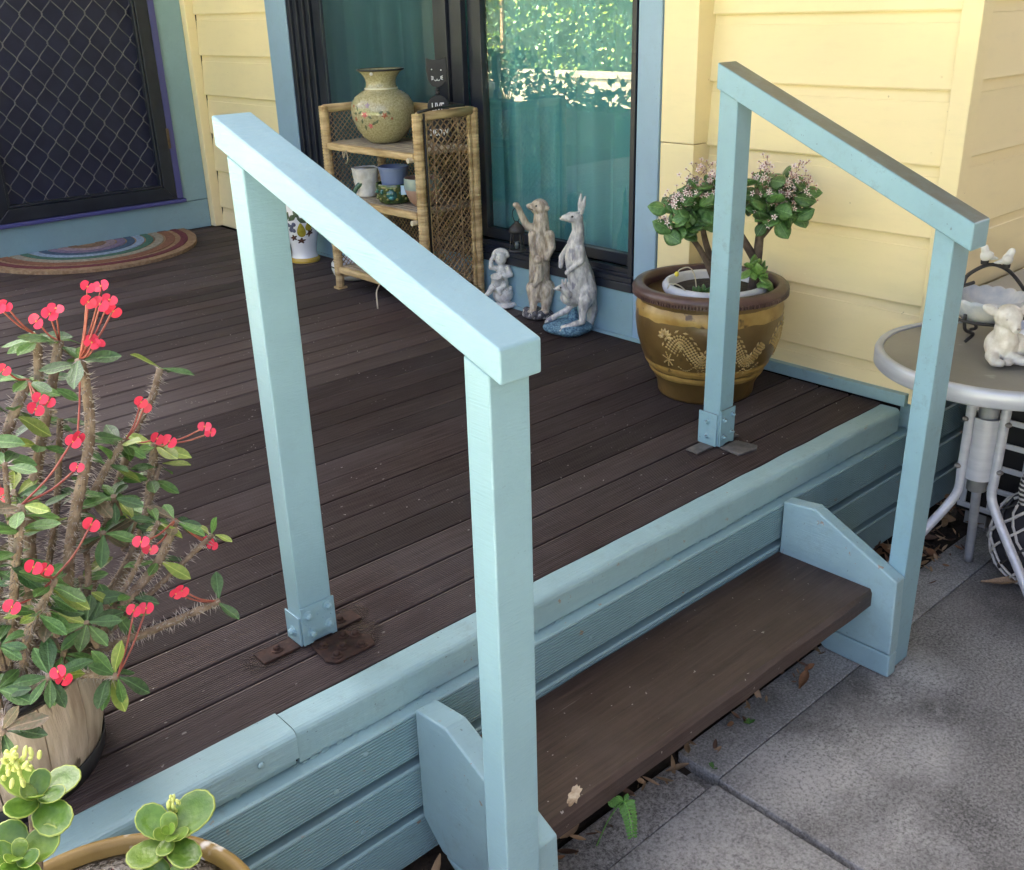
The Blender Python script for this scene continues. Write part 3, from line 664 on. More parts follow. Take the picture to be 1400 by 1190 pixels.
for x in (1.1, 3.6, 6.4): ob('blocker_post', MB().box(x-0.04, x+0.04, -1.52, -1.44, 0.0, 2.419), M_white_cer, ga)

# ================================================================== things on the deck
LEFT = Vector((-0.747, 0.665, 0)); NEAR = Vector((-0.665, -0.747, 0))
def frame_at(p, turn=0.0, s=1.0):
    """local axes: x to the side seen on the left, y towards the path, z up"""
    R3 = Matrix((LEFT, NEAR, Vector((0,0,1)))).transposed() @ Matrix.Rotation(turn, 3, 'Z')
    m = (R3*s).to_4x4(); m.translation = Vector(p); return m
# --- rainbow door mat
mt = thing('door_mat', (1.67, 4.62, DZ), 'half-round rainbow striped coir mat in front of the screen door', 'door mat')
M_coir = mat('coir', (0.26,0.16,0.085), (0.40,0.27,0.16), 60, rough=0.95, bump=1.0, bscale=170, bdist=0.006, world=True)
def coir(c):
    g3 = sum(c)/3; c = tuple(x*0.72+g3*0.20 for x in c)
    return mat('dyed_coir', tuple(x*0.70 for x in c), tuple(min(1, x*1.1) for x in c), 70, rough=0.95, bump=1.0, bscale=170, bdist=0.006, world=True)
def half_ring(r0, r1, z0, z1, n=64):
    b = MB(); c = (1.672, 4.905); sx, sy = 0.495, 0.575; vs = []
    for i in range(n+1):
        a = pi+pi*i/n; wob = 1+0.006*noise.noise(Vector((i*0.7, r1*9, 0)))
        for r, z in ((r0, z0), (r1*wob, z0), (r1*wob, z1), (r0, z1)): vs.append((c[0]+sx*r*cos(a), c[1]+sy*r*sin(a), z))
    fs = [(i*4+j, i*4+(j+1) % 4, i*4+4+(j+1) % 4, i*4+4+j) for i in range(n) for j in range(4)]+[(0,3,2,1), tuple(n*4+j for j in range(4))]
    return b.add(vs, [f[::-1] for f in fs])
ob('mat_base', half_ring(0.0005, 1.0, DZ+0.001, DZ+0.016), M_coir, mt)
zb = DZ+0.0165
for r0, r1, c in ((0.09,0.17,(0.30,0.17,0.08)),(0.185,0.265,(0.40,0.28,0.33)),(0.28,0.355,(0.26,0.18,0.33)),(0.37,0.44,(0.05,0.13,0.25)),(0.455,0.525,(0.32,0.47,0.70)),
                  (0.54,0.605,(0.06,0.22,0.15)),(0.625,0.70,(0.42,0.38,0.28)),(0.72,0.805,(0.33,0.12,0.05)),(0.855,0.92,(0.22,0.025,0.04))):
    ob('stripe', half_ring(r0, r1, zb, zb+0.0025), coir(c), mt)
# --- white vase with pears
pv = thing('vase', (2.235, 3.845, DZ), 'white vase painted with pears and leaves, yellow foot, standing behind the handrail', 'vase')
prof = [(0.0,0.0),(0.060,0.0),(0.062,0.006),(0.060,0.016),(0.056,0.024),(0.053,0.045),(0.056,0.075),(0.068,0.120),(0.081,0.170),(0.088,0.210),(0.086,0.245),(0.074,0.275),(0.055,0.295),(0.046,0.315),(0.048,0.335),(0.056,0.350),(0.052,0.350),(0.043,0.330),(0.04,0.30)]
bd = ob('body', MB().lathe(prof, 40), mat('vase_glaze', (0.80,0.81,0.80), (0.86,0.86,0.85), 5, rough=0.15, coat=0.4), pv, M=Matrix.Translation((2.235, 3.845, DZ+0.001)), smooth=True)
ob('foot_band', MB().lathe([(0.0630,0.002),(0.0640,0.008),(0.0622,0.017),(0.0585,0.0225)], 40, caps=False), mat('yellow_glaze', (0.55,0.36,0.06), rough=0.25), pv, M=Matrix.Translation((2.235, 3.845, DZ+0.001)), smooth=True)
def prof_r(prof, z):
    for (r0,z0), (r1,z1) in zip(prof, prof[1:]):
        if z0 <= z <= z1 and z1 > z0: return r0+(r1-r0)*(z-z0)/(z1-z0)
    return prof[-1][0]
def decal(name, prof, c, ang, z, w_, h_, shape, m, parent, off=0.0012, rot=0.0, n=18):
    """a painted or moulded motif lying on a turned surface; ang in degrees seen from the path"""
    a0 = math.atan2(NEAR.y, NEAR.x)+radians(ang); b = MB(); pts = []
    for k in range(n):
        t = 2*pi*k/n
        if shape == 'pear': u, v = cos(t)*(1-0.38*sin(t)-0.12*max(0, sin(t))), sin(t)*1.15
        elif shape == 'leaf': u, v = cos(t)*abs(cos(t))**0.2, sin(t)*(1-0.55*abs(cos(t)))
        elif shape == 'flower': q = 0.72+0.28*cos(5*t); u, v = cos(t)*q, sin(t)*q
        else: u, v = cos(t), sin(t)
        u, v = u*w_/2, v*h_/2
        u, v = u*cos(rot)-v*sin(rot), u*sin(rot)+v*cos(rot)
        pts.append((u, v))
    vs = []
    for ring, o_ in ((1.0, 0.0002), (0.72, off)):
        for u, v in pts:
            zz = z+v*ring; r = prof_r(prof, zz)+o_; a = a0+u*ring/max(r, 0.01)
            vs.append((c[0]+r*cos(a), c[1]+r*sin(a), c[2]+zz))
    r = prof_r(prof, z)+off; vs.append((c[0]+r*cos(a0), c[1]+r*sin(a0), c[2]+z))
    fs = [(k, (k+1) % n, n+(k+1) % n, n+k) for k in range(n)]+[(n+k, n+(k+1) % n, 2*n) for k in range(n)]
    b.add(vs, fs); return ob(name, b, m, parent, smooth=True)
C = (2.235, 3.845, DZ+0.001)
Mp = mat('pear_paint', (0.35,0.29,0.03), (0.48,0.40,0.06), 60, rough=0.2); Ml = mat('leaf_paint', (0.07,0.11,0.06), (0.12,0.15,0.09), 50, rough=0.2)
Mg = mat('grape_paint', (0.10,0.11,0.17), (0.14,0.15,0.2), 60, rough=0.2); Mbr = mat('brown_paint', (0.08,0.045,0.03), (0.14,0.07,0.05), 60, rough=0.2)
decal('pear', prof, C, 8, 0.150, 0.036, 0.055, 'pear', Mp, pv); decal('pear', prof, C, 32, 0.165, 0.028, 0.036, 'pear', Mp, pv)
decal('pear', prof, C, -48, 0.19, 0.034, 0.05, 'pear', Mp, pv)
for an, z, w_, h_, r_ in ((-14,0.205,0.05,0.026,0.6),(12,0.192,0.044,0.024,-0.5),(-30,0.21,0.042,0.026,1.2),(-2,0.218,0.04,0.024,-0.9),(34,0.205,0.05,0.026,-0.6)): decal('leaf', prof, C, an, z, w_, h_, 'leaf', Ml, pv, rot=r_)
for an, z in ((-22,0.165),(-13,0.175),(-27,0.150),(-17,0.148),(-32,0.172)): decal('grape', prof, C, an, z, 0.019, 0.019, 'disc', Mg, pv, off=0.003)
for an, z, r_ in ((4,0.102,0.2),(36,0.135,0.9),(-24,0.115,0.5)): decal('leaf', prof, C, an, z, 0.044, 0.030, 'flower', Mbr, pv, rot=r_)

# --- wicker shelf unit
sh = thing('wicker_shelf', (2.205, 3.045, DZ), 'wicker shelf unit with latticed sides against the sliding door', 'shelf')
SX0, SX1, SY0, SY1, SZ = 2.078, 2.320, 2.762, 3.328, 1.078
for x, y, fl in ((SX0,SY0,1),(SX1,SY0,0),(SX0,SY1,1),(SX1,SY1,0)):
    pts = [(x+0.0015*sin(k*1.3), y+0.0015*cos(k*1.7), DZ+0.002+(SZ-DZ-0.002)*k/14) for k in range(15)]
    b = MB().tube(pts, [0.0165]*15, 10); b.box(x-0.019, x+0.019, y-0.019, y+0.019, DZ+0.001, DZ+0.009)
    ob('post', b, M_wicker, sh, smooth=False)
    for k in range(36):                          # cane wrapping
        z = DZ+0.10+k*0.0165
        if z < SZ-0.01: pass
wr = MB()
for x, y in ((SX0,SY0),(SX1,SY0),(SX0,SY1),(SX1,SY1)):
    for k in range(60):
        z = DZ+0.06+k*0.0107
        if z > SZ-0.006: break
        wr.lathe([(0.0168,-0.0045),(0.0180,-0.002),(0.0180,0.002),(0.0168,0.0045)], 10, (x,y,z), caps=False)
ob('cane_wrapping', wr, M_wicker, sh, kind='stuff')
for zt, in ((0.950,),(0.752,),(0.482,)):
    fr_ = MB(); fr_.box(SX0-0.014, SX0+0.010, SY0+0.02, SY1-0.02, zt-0.026, zt-0.001); ob('shelf_rim', fr_, M_wicker, sh, bevel=0.006)
    for k in range(12):
        x = SX0+0.022+k*0.0205
        ob('shelf_slat', MB().box(x-0.0094, x+0.0094, SY0+0.012, SY1-0.012, zt-0.012, zt+0.001*((k*7) % 3)), M_wicker_g, sh, bevel=0.003)
    ob('shelf_rim', MB().box(SX1-0.010, SX1+0.012, SY0+0.02, SY1-0.02, zt-0.026, zt-0.001), M_wicker, sh, bevel=0.006)
for (a, b_) in (((SX0,SY0),(SX1,SY0)),((SX0,SY1),(SX1,SY1)),((SX1,SY0),(SX1,SY1))):
    for z in (SZ-0.010, 0.445):
        ob('cross_bar', MB().tube([(a[0],a[1],z),(b_[0],b_[1],z)], 0.0145, 10), M_wicker, sh, smooth=True)
def lattice(p0, p1, z0, z1, step, r, n_):
    """diagonal cane weave filling an upright rectangle"""
    b = MB(); L = ((p1[0]-p0[0])**2+(p1[1]-p0[1])**2)**0.5; H = z1-z0; nx_, ny_ = (p1[1]-p0[1])/L, -(p1[0]-p0[0])/L
    def P(u, v, o): return (p0[0]+(p1[0]-p0[0])*u/L+nx_*o, p0[1]+(p1[1]-p0[1])*u/L+ny_*o, z0+v)
    t = -H
    while t < L:
        for sg in (1, -1):
            u0, v0 = t, 0.0; u1, v1 = t+H, H
            if u0 < 0: v0 = -u0; u0 = 0
            if u1 > L: v1 = H-(u1-L); u1 = L
            if u1-u0 < 0.004: continue
            if sg < 0: v0, v1 = H-v0, H-v1
            m_ = max(2, int((u1-u0)/step)+1)
            pts = [P(u0+(u1-u0)*i/m_, v0+(v1-v0)*i/m_, sg*0.0012) for i in range(m_+1)]
            b.tube(pts, r, 4, caps=False)
        t += step
    return b
ob('lattice', lattice((SX0+0.017,SY0-0.002), (SX1-0.014,SY0-0.002), 0.46, SZ-0.02, 0.0270, 0.0024, 0), M_wicker_d, sh, kind='stuff')
ob('lattice', lattice((SX0+0.017,SY1), (SX1-0.014,SY1), 0.46, SZ-0.02, 0.0205, 0.0018, 0), M_wicker_d, sh, kind='stuff')
ob('lattice', lattice((SX1,SY0+0.014), (SX1,SY1-0.014), 0.46, SZ-0.02, 0.0205, 0.0018, 0), M_wicker_d, sh, kind='stuff')
for y in (SY0,):
    for x in (SX0+0.060, SX1-0.072):
        b = MB()
        for k in range(32):
            z = 0.47+k*0.0185
            if z < SZ-0.03: b.ell((x, y-0.003, z), (0.0042, 0.0035, 0.0098), n=8, m=6)
        ob('braid', b, M_wicker_d, sh, kind='stuff', smooth=True)
    for x in (SX0+0.026, SX1-0.024): ob('inner_border', MB().box(x-0.006, x+0.006, y-0.010, y+0.004, 0.46, SZ-0.012), M_wicker, sh, bevel=0.003)
ob('mid_post', MB().box(SX1-0.012, SX1+0.008, 3.035, 3.075, 0.45, SZ-0.02), M_wicker, sh, bevel=0.005)
ob('binding', MB().tube([(SX0-0.004,SY0-0.013,SZ+0.006),(2.16,SY0-0.012,SZ+0.014),(2.27,SY0-0.008,SZ+0.012)], 0.005, 6), M_tape, sh, smooth=True)
ob('binding', MB().tube([(SX0+0.018,SY0-0.014,SZ),(SX0+0.0185,SY0-0.0145,0.85),(SX0+0.019,SY0-0.014,0.52)], 0.0042, 6), M_tape, sh, smooth=True)
ob('binding', MB().tube([(SX1-0.02,SY0+0.02,SZ+0.008),(SX1,SY0+0.10,SZ+0.010),(SX1+0.004,SY0+0.2,SZ+0.006)], 0.004, 6), M_tape, sh, smooth=True)
M_peg = mat('pale_peg', (0.55,0.47,0.33), (0.66,0.58,0.44), 40, rough=0.6)
for z in (0.928, 0.718): ob('peg', MB().tube([(SX0-0.028,SY0+0.028,z),(SX0-0.005,SY0+0.028,z)], 0.009, 8), M_peg, sh)
ob('loose_cane', MB().tube(curve([(SX0-0.016,3.20,0.925),(SX0-0.02,3.19,0.905),(SX0-0.018,3.175,0.93),(SX0-0.02,3.165,0.90),(SX0-0.02,3.18,0.885)]), 0.0025, 5), M_wicker_g, sh)
ob('loose_cane', MB().tube(curve([(SX0-0.02,3.02,0.47),(SX0-0.06,2.99,0.45),(SX0-0.075,2.97,0.42),(SX0-0.078,2.965,DZ+0.003)]), 0.0028, 5), M_peg, sh)
# --- things on the shelf
def pot(name, loc, prof, m, label, cat, n=40, part='body'):
    t = thing(name, loc, label, cat); ob(part, MB().lathe(prof, n), m, t, M=Matrix.Translation(loc), smooth=True, sharp=50); return t
VP = [(0.0,0.0),(0.052,0.0),(0.056,0.003),(0.075,0.018),(0.098,0.050),(0.112,0.085),(0.1155,0.110),(0.111,0.137),(0.097,0.160),(0.076,0.175),(0.060,0.182),(0.0575,0.188),(0.054,0.196),(0.053,0.206),(0.058,0.222),(0.070,0.238),(0.082,0.247),(0.0835,0.250),(0.080,0.250),(0.066,0.238),(0.052,0.222),(0.047,0.205),(0.05,0.18),(0.09,0.15),(0.10,0.10),(0.06,0.02),(0,0.015)]
m, nt, bs = base('crackle_glaze'); co = coords(nt)
cr = tex(nt, co, 60, kind='vor', feature='DISTANCE_TO_EDGE'); col = ramp(nt, tex(nt, co, 160, 3), [(0.35,(0.30,0.26,0.13)),(0.65,(0.46,0.42,0.25))])
nt.links.new(mixc(nt, ramp(nt, cr, [(0.0,(0.5,0.5,0.5)),(0.03,(0,0,0))]), col, (0.30,0.25,0.12)), bs.inputs['Base Color']); bs.inputs['Roughness'].default_value = 0.16; bs.inputs['Coat Weight'].default_value = 0.4
VC = (2.195, 3.118, 0.953)
va = pot('vase', VC, VP, m, 'round crackled olive vase with rose spray and dark flared rim, on the wicker shelf', 'vase')
ob('rim_line', MB().lathe([(0.0832,0.2455),(0.0848,0.248),(0.0848,0.2512),(0.0825,0.2522)], 40, caps=False), M_tape, va, M=Matrix.Translation(VC), smooth=True)
ob('neck_ring', MB().lathe([(0.0585,0.182),(0.0610,0.1855),(0.0585,0.189)], 40, caps=False), mat('pale_glaze', (0.58,0.55,0.38), rough=0.2), va, M=Matrix.Translation(VC), smooth=True)
ob('chip', MB().ell((0,0,0), (0.007,0.004,0.006), n=7, m=5), M_white_cer, va, M=Matrix.Translation(Vector(VC)+NEAR*0.080+LEFT*0.022+Vector((0,0,0.238))))
Mr = mat('rose_paint', (0.50,0.10,0.11), (0.62,0.25,0.22), 90, rough=0.2); Mr2 = mat('russet_paint', (0.32,0.09,0.05), (0.42,0.18,0.10), 90, rough=0.2); Mlg = mat('sprig_paint', (0.10,0.12,0.07), (0.17,0.18,0.10), 90, rough=0.2)
Mmv = mat('mauve_paint', (0.28,0.20,0.26), (0.36,0.28,0.32), 90, rough=0.2)
for an, z, w_, m_ in ((-28,0.104,0.030,Mr),(-52,0.088,0.022,Mr2),(-20,0.066,0.024,Mr),(9,0.102,0.026,Mr2),(-22,0.135,0.024,Mmv),(-58,0.132,0.014,Mr2),(22,0.090,0.013,Mr2)):
    decal('flower', VP, VC, an, z, w_, w_*0.9, 'flower', m_, va, rot=an*0.1)
for an, z, r_ in ((-38,0.112,0.5),(-18,0.096,-0.6),(-36,0.082,1.2),(-12,0.075,0.6),(-46,0.125,-1),(3,0.112,0.4),(-6,0.08,0.8),(-32,0.060,1.4),(-50,0.108,0.2),(16,0.110,-0.7)):
    decal('leaf', VP, VC, an, z, 0.020, 0.010, 'leaf', Mlg, va, rot=r_)
# cat stake
ct = thing('cat_ornament', (2.275, 2.895, 0.953), 'black wooden cat face above a round sign lettered LIVE, leaning behind the vase', 'ornament')
M_bw = mat('black_wood', (0.016,0.016,0.018), (0.028,0.027,0.029), 20, rough=0.6); M_wp = mat('white_lettering', (0.78,0.78,0.78), rough=0.6)
Mc = frame_at((2.275, 2.895, 0.953), 0.12)
def disc(poly, th): return MB().prism(poly, 1, -th, th)
hd_ = [(-0.034,0.288),(-0.020,0.282),(0.0,0.280),(0.020,0.282),(0.034,0.288),(0.036,0.25),(0.031,0.215),(0.018,0.196),(0.0,0.190),(-0.018,0.196),(-0.031,0.215),(-0.036,0.25)]
ob('cat_head', disc(hd_, 0.011), M_bw, ct, M=Mc, bevel=0.002)
for k in range(2): ob('spring', MB().lathe([(0.006,0.1655+k*0.012),(0.009,0.1705+k*0.012),(0.006,0.1755+k*0.012)], 10, caps=False), M_bw, ct, M=Mc)
circ = lambda cz, r: [(r*cos(2*pi*k/24), cz+r*sin(2*pi*k/24)) for k in range(24)]
ob('round_sign', disc(circ(0.126, 0.038), 0.010), M_bw, ct, M=Mc, bevel=0.002); ob('round_sign', disc(circ(0.044, 0.0425), 0.011), M_bw, ct, M=Mc, bevel=0.002)
ob('stake', MB().box(-0.004, 0.004, -0.004, 0.004, 0.002, 0.27), M_bw, ct, M=Mc)
for x, z in ((0.017,0.250),(-0.015,0.247)): ob('eye', MB().ell((x,0.0115,z), (0.0022,0.001,0.0022), n=8, m=5), M_wp, ct, M=Mc)
def stroke(pts, r=0.0014): return MB().tube(pts, r, 5)
for sx in (1,-1):
    for dz in (0.006, 0, -0.006): ob('whisker', stroke([(sx*0.012,0.0118,0.222+dz*0.5),(sx*0.020,0.0118,0.222+dz)]), M_wp, ct, M=Mc)
ob('mouth', stroke([(0.009,0.0118,0.216),(0.006,0.0118,0.2125),(0.001,0.0118,0.2145),(0,0.0118,0.219),(-0.001,0.0118,0.2145),(-0.006,0.0118,0.2125),(-0.009,0.0118,0.216)]), M_wp, ct, M=Mc)
def text(s_, size, Mx, parent, m_):
    cu = bpy.data.curves.new('lettering', 'FONT'); cu.body = s_; cu.size = size; cu.align_x = 'CENTER'; cu.align_y = 'CENTER'; cu.extrude = 0.0004; cu.offset = 0.0006
    o = bpy.data.objects.new('lettering_tmp', cu); COL.objects.link(o); dg = bpy.context.evaluated_depsgraph_get()
    me = bpy.data.meshes.new_from_object(o.evaluated_get(dg)); me.materials.clear(); me.materials.append(m_)
    bpy.data.objects.remove(o); return inst('lettering', me, parent, Mx)
RT = Matrix.Rotation(pi, 4, 'Z') @ Matrix.Rotation(pi/2, 4, 'X')
text('LIVE', 0.030, Mc @ Matrix.Translation((0.002,0.0105,0.124)) @ RT @ Matrix.Diagonal((0.8,1.35,1,1)), ct, M_wp)
text('MEOW', 0.026, Mc @ Matrix.Translation((0.002,0.0115,0.040)) @ RT @ Matrix.Diagonal((0.8,1.2,1,1)), ct, M_wp)
# middle shelf
sz = 0.7545
t = thing('textured_pot', (2.155, 3.205, sz), 'square-topped white ribbed ceramic pot with a green leaf on the middle shelf', 'pot')
b = MB(); vs = []; n = 40; rows = 16
for j in range(rows+1):
    v = j/rows
    for k in range(n):
        a = 2*pi*k/n; sq = (abs(cos(a))**5+abs(sin(a))**5)**-0.2
        r = (0.036+0.010*v)*(sq*v+(1-v)*1.05)+0.0028*noise.noise(Vector((cos(a)*8, sin(a)*8, v*14)))
        vs.append((r*cos(a), r*sin(a), 0.104*v+0.003*noise.noise(Vector((cos(a)*3, sin(a)*3, 2)))*v))
b.add(vs, [(j*n+k, j*n+(k+1) % n, (j+1)*n+(k+1) % n, (j+1)*n+k) for j in range(rows) for k in range(n)]+[tuple(range(n))[::-1]])
b.lathe([(0.040,0.100),(0.036,0.098),(0.033,0.03),(0,0.03)], 24)
ob('body', b, mat('rough_white_glaze', (0.60,0.57,0.50), (0.78,0.76,0.71), 40, rough=0.35, bump=0.5, bscale=90), t, M=frame_at((2.155,3.205,sz), 0.4), smooth=True)
Mlv = mat('green_leaf_glaze', (0.03,0.08,0.05), (0.08,0.15,0.10), 40, rough=0.25)
for dx, dz, an in ((0.020,0.045,0.8),(0.034,0.030,1.1)): ob('leaf', MB().ell((0,0,0), (0.028,0.004,0.008), n=12, m=7), Mlv, t, M=frame_at((2.155,3.205,sz)) @ Matrix.Translation((dx,0.041,dz)) @ Matrix.Rotation(an, 4, 'Y'), smooth=True)
GP = (2.145, 3.012, sz)
gp_prof = [(0,0),(0.052,0),(0.058,0.006),(0.0635,0.030),(0.0655,0.055),(0.066,0.066),(0.064,0.070),(0.060,0.068),(0.058,0.02),(0,0.015)]
gp = pot('majolica_planter', GP, gp_prof, mat('green_majolica', (0.022,0.055,0.02), (0.09,0.115,0.035), 30, rough=0.18, coat=0.5), 'glossy green planter moulded with a frog face and fruit, on the middle shelf', 'planter')
Mt_ = mat('teal_glaze', (0.02,0.09,0.08), (0.04,0.16,0.14), 30, rough=0.15, coat=0.5); Mt2 = mat('light_teal_glaze', (0.10,0.30,0.32), rough=0.15)
Mol = mat('olive_glaze', (0.16,0.17,0.05), (0.22,0.22,0.09), 40, rough=0.2)
decal('frog_face', gp_prof, GP, -4, 0.034, 0.040, 0.040, 'disc', Mt_, gp, off=0.007); decal('frog_mouth', gp_prof, GP, -4, 0.024, 0.024, 0.014, 'disc', Mt2, gp, off=0.011)
for an in (-16, 8): decal('frog_eye', gp_prof, GP, an, 0.052, 0.012, 0.012, 'disc', Mol, gp, off=0.008)
for k in range(16): an = -80+k*10.5; decal('fruit', gp_prof, GP, an, 0.018+0.022*((k*5) % 3)/2, 0.011, 0.011, 'disc', [Mol, Mt_, Mol][k % 3], gp, off=0.005)
for an in (-38, 32, -62, 56): decal('leaf', gp_prof, GP, an, 0.045, 0.024, 0.016, 'leaf', Mt_, gp, off=0.004, rot=0.7)
bl = [(0,0),(0.043,0),(0.044,0.004),(0.050,0.050),(0.051,0.060),(0.0545,0.061),(0.0555,0.069),(0.053,0.071),(0.050,0.066),(0.044,0.012),(0,0.01)]
pot('plastic_pot', (2.147, 3.012, sz+0.056), bl, mat('blue_plastic', (0.155,0.20,0.34), (0.175,0.22,0.36), 6, rough=0.4), 'slate blue plastic pot nested in the green planter', 'pot')
br = [(0,0),(0.030,0),(0.048,0.018),(0.062,0.050),(0.064,0.062),(0.064,0.098),(0.060,0.098),(0.058,0.06),(0.04,0.02),(0,0.016)]
bw = pot('two_tone_bowl', (2.165, 2.868, sz), br, mat('terracotta_blush', (0.34,0.20,0.15), (0.42,0.27,0.21), 20, rough=0.5), 'terracotta bowl with a grey green band behind the lattice side', 'bowl')
ob('band', MB().lathe([(0.0645,0.060),(0.0655,0.064),(0.0655,0.094),(0.0645,0.099)], 36, caps=False), mat('grey_green_glaze', (0.20,0.27,0.24), (0.30,0.36,0.32), 14, rough=0.35), bw, M=Matrix.Translation((2.165,2.868,sz)), smooth=True)
pk = thing('price_tag', (2.12, 2.905, sz+0.04), 'small pale blue tag on the terracotta bowl', 'tag')
ob('tag', MB().box(-0.011, 0.011, -0.001, 0.001, 0.0, 0.032), mat('pale_blue_card', (0.45,0.62,0.78), rough=0.5), pk, M=frame_at((2.108,2.902,sz+0.042), 0.2))
tc = [(0,0),(0.045,0),(0.062,0.03),(0.066,0.06),(0.055,0.095),(0.035,0.115),(0.03,0.13),(0.026,0.13),(0.03,0.11),(0,0.1)]
pot('terracotta_pot', (2.165, 2.96, 0.4845), tc, mat('terracotta', (0.30,0.15,0.10), (0.38,0.20,0.14), 20, rough=0.7), 'round terracotta pot on the bottom wicker shelf', 'pot')
wb = [(0,0),(0.070,0),(0.090,0.018),(0.098,0.040),(0.097,0.062),(0.090,0.070),(0.086,0.066),(0.09,0.04),(0.06,0.012),(0,0.01)]
wb_ = pot('white_bowl', (2.225, 3.435, DZ+0.001), wb, mat('white_enamel', (0.74,0.75,0.74), (0.80,0.80,0.79), 4, rough=0.2), 'white enamel bowl with a black line on the deck beside the wicker shelf', 'bowl')
ob('band', MB().lathe([(0.0985,0.050),(0.0992,0.053),(0.0985,0.056)], 40, caps=False), M_tape, wb_, M=Matrix.Translation((2.225,3.435,DZ+0.001)))

# ================================================================== statues by the door
def cap(b, p0, p1, r0, r1, n=10):
    """tapered limb with round ends (both ends as balls)"""
    p0, p1 = Vector(p0), Vector(p1); b.tube([p0, p1], [r0, r1], n); b.ell(p0, r0, n=n, m=7); b.ell(p1, r1, n=n, m=7)
def limb(b, pts, rs):
    for (a, c), (r0, r1) in zip(zip(pts, pts[1:]), zip(rs, rs[1:])): cap(b, a, c, r0, r1)
# local metres from the drawing grid: u to the left, depth towards the path, height
k_, kv = 0.000492, 0.00047
def K(x, y, d=0.0): return Vector(((690-x)*k_, d, (1090-y)*kv))
kg = thing('kangaroo_statue', (2.275, 2.255, DZ), 'grey kangaroo statue with joey on a blue base by the glass door', 'statue')
MK = frame_at((2.275, 2.255, DZ+0.001), -0.12)
M_kang = mat('grey_kangaroo_paint', (0.34,0.33,0.33), (0.70,0.68,0.64), 75, (1,1,0.45), rough=0.35, bump=0.9, bscale=330, bdist=0.003, spots=((0.25,0.24,0.28), 28, 0.60))
b = MB()
limb(b, [K(790,800), K(768,690), K(735,560), K(733,460), K(752,370), K(745,300)], [0.042, 0.044, 0.036, 0.028, 0.020, 0.019])
b.ell(K(805,790,0.012), (0.036,0.036,0.058)); b.ell(K(735,800), (0.044,0.036,0.045)); b.ell(K(690,835), (0.030,0.028,0.026))
limb(b, [K(742,285), K(705,278), K(662,282), K(645,285)], [0.0215, 0.018, 0.0105, 0.0075])
for d, (ex, ey), bx in ((0.012, (798,135), 775), (-0.010, (768,128), 762)): limb(b, [K(bx,245,d), K((bx+ex)/2-2,190,d*1.2), K(ex,ey,d)], [0.006, 0.0085, 0.003])
limb(b, [K(765,480,0.026), K(775,560,0.034), K(700,620,0.040), K(682,640,0.040)], [0.014,0.011,0.008,0.0085])
limb(b, [K(690,490,-0.02), K(640,560,-0.02), K(635,620,-0.01)], [0.013,0.010,0.008])
limb(b, [K(800,830,0.036), K(785,925,0.040), K(782,985,0.042), K(720,1005,0.048), K(655,1030,0.050)], [0.024,0.013,0.0105,0.010,0.011])
limb(b, [K(740,860,-0.015), K(680,930,-0.005), K(620,960,0.0), K(550,1000,0.004)], [0.018,0.012,0.010,0.010])
for d in (-0.006, 0.0, 0.006): cap(b, K(655,1030,0.050+d), K(638,1040,0.052+d*1.4), 0.005, 0.004); cap(b, K(550,1000,0.004+d), K(532,1010,0.004+d*1.4), 0.005, 0.004)
limb(b, [K(820,840,-0.02), K(845,940,-0.02), K(830,1030,-0.02)], [0.026,0.018,0.012])
ob_k = blob('body', b, M_kang, kg, MK, 0.0018, 2)
b = MB(); limb(b, [K(690,800,0.03), K(660,760,0.034), K(640,748,0.036), K(600,755,0.036)], [0.014,0.0125,0.011,0.005]); limb(b, [K(655,740,0.038), K(650,690,0.040)], [0.006,0.0035]); limb(b, [K(668,740,0.030), K(672,690,0.028)], [0.006,0.0035])
blob('joey', b, M_kang, kg, MK, 0.0022, 2)
b = MB(); b.ell(K(680,1050), (0.084,0.058,0.027), n=24, m=12); b.ell(K(700,1050,0.02), (0.055,0.055,0.026)); limb(b, [K(715,980,-0.01), K(715,900,-0.01)], [0.020,0.012])
blob('base', b, mat('blue_base_paint', (0.03,0.09,0.16), (0.20,0.37,0.46), 150, rough=0.5, bump=1.0, bscale=220, bdist=0.006), kg, MK, 0.003, 2)
M_blk = mat('black_dab', (0.01,0.01,0.01), rough=0.3)
b = MB(); b.ell(K(640,280), (0.005,0.006,0.005)); ob('nose', b, M_blk, kg, M=MK, smooth=True)
for d in (0.0175,): ob('eye', MB().ell(K(715,268,d), (0.004,0.0025,0.0035)), M_blk, kg, M=MK, smooth=True)
ob('nose', MB().ell(K(600,752,0.037), (0.003,0.003,0.003)), M_blk, kg, M=MK, smooth=True); ob('eye', MB().ell(K(640,740,0.0475), (0.003,0.002,0.003)), M_blk, kg, M=MK, smooth=True)

def K2(x, y, d=0.0): return Vector(((470-x)*0.00051, d, (985-y)*0.000492))
mk = thing('meerkat_statue', (2.335, 2.440, DZ), 'tan meerkat statue holding up a lantern, between the cherub and the kangaroo', 'statue')
MM = frame_at((2.325, 2.452, DZ+0.001))
M_meer = mat('tan_meerkat_paint', (0.29,0.225,0.16), (0.68,0.59,0.47), 80, (1,1,0.4), rough=0.35, bump=0.9, bscale=330, bdist=0.003)
b = MB()
limb(b, [K2(475,800), K2(478,700), K2(480,560), K2(487,430), K2(492,320), K2(492,250)], [0.036,0.038,0.037,0.036,0.028,0.024])
b.ell(K2(484,205), (0.031,0.027,0.028)); limb(b, [K2(455,205), K2(425,200), K2(412,196)], [0.019,0.012,0.008])
b.ell(K2(535,208,0.018), (0.008,0.006,0.009)); b.ell(K2(500,200,-0.02), (0.008,0.006,0.009))
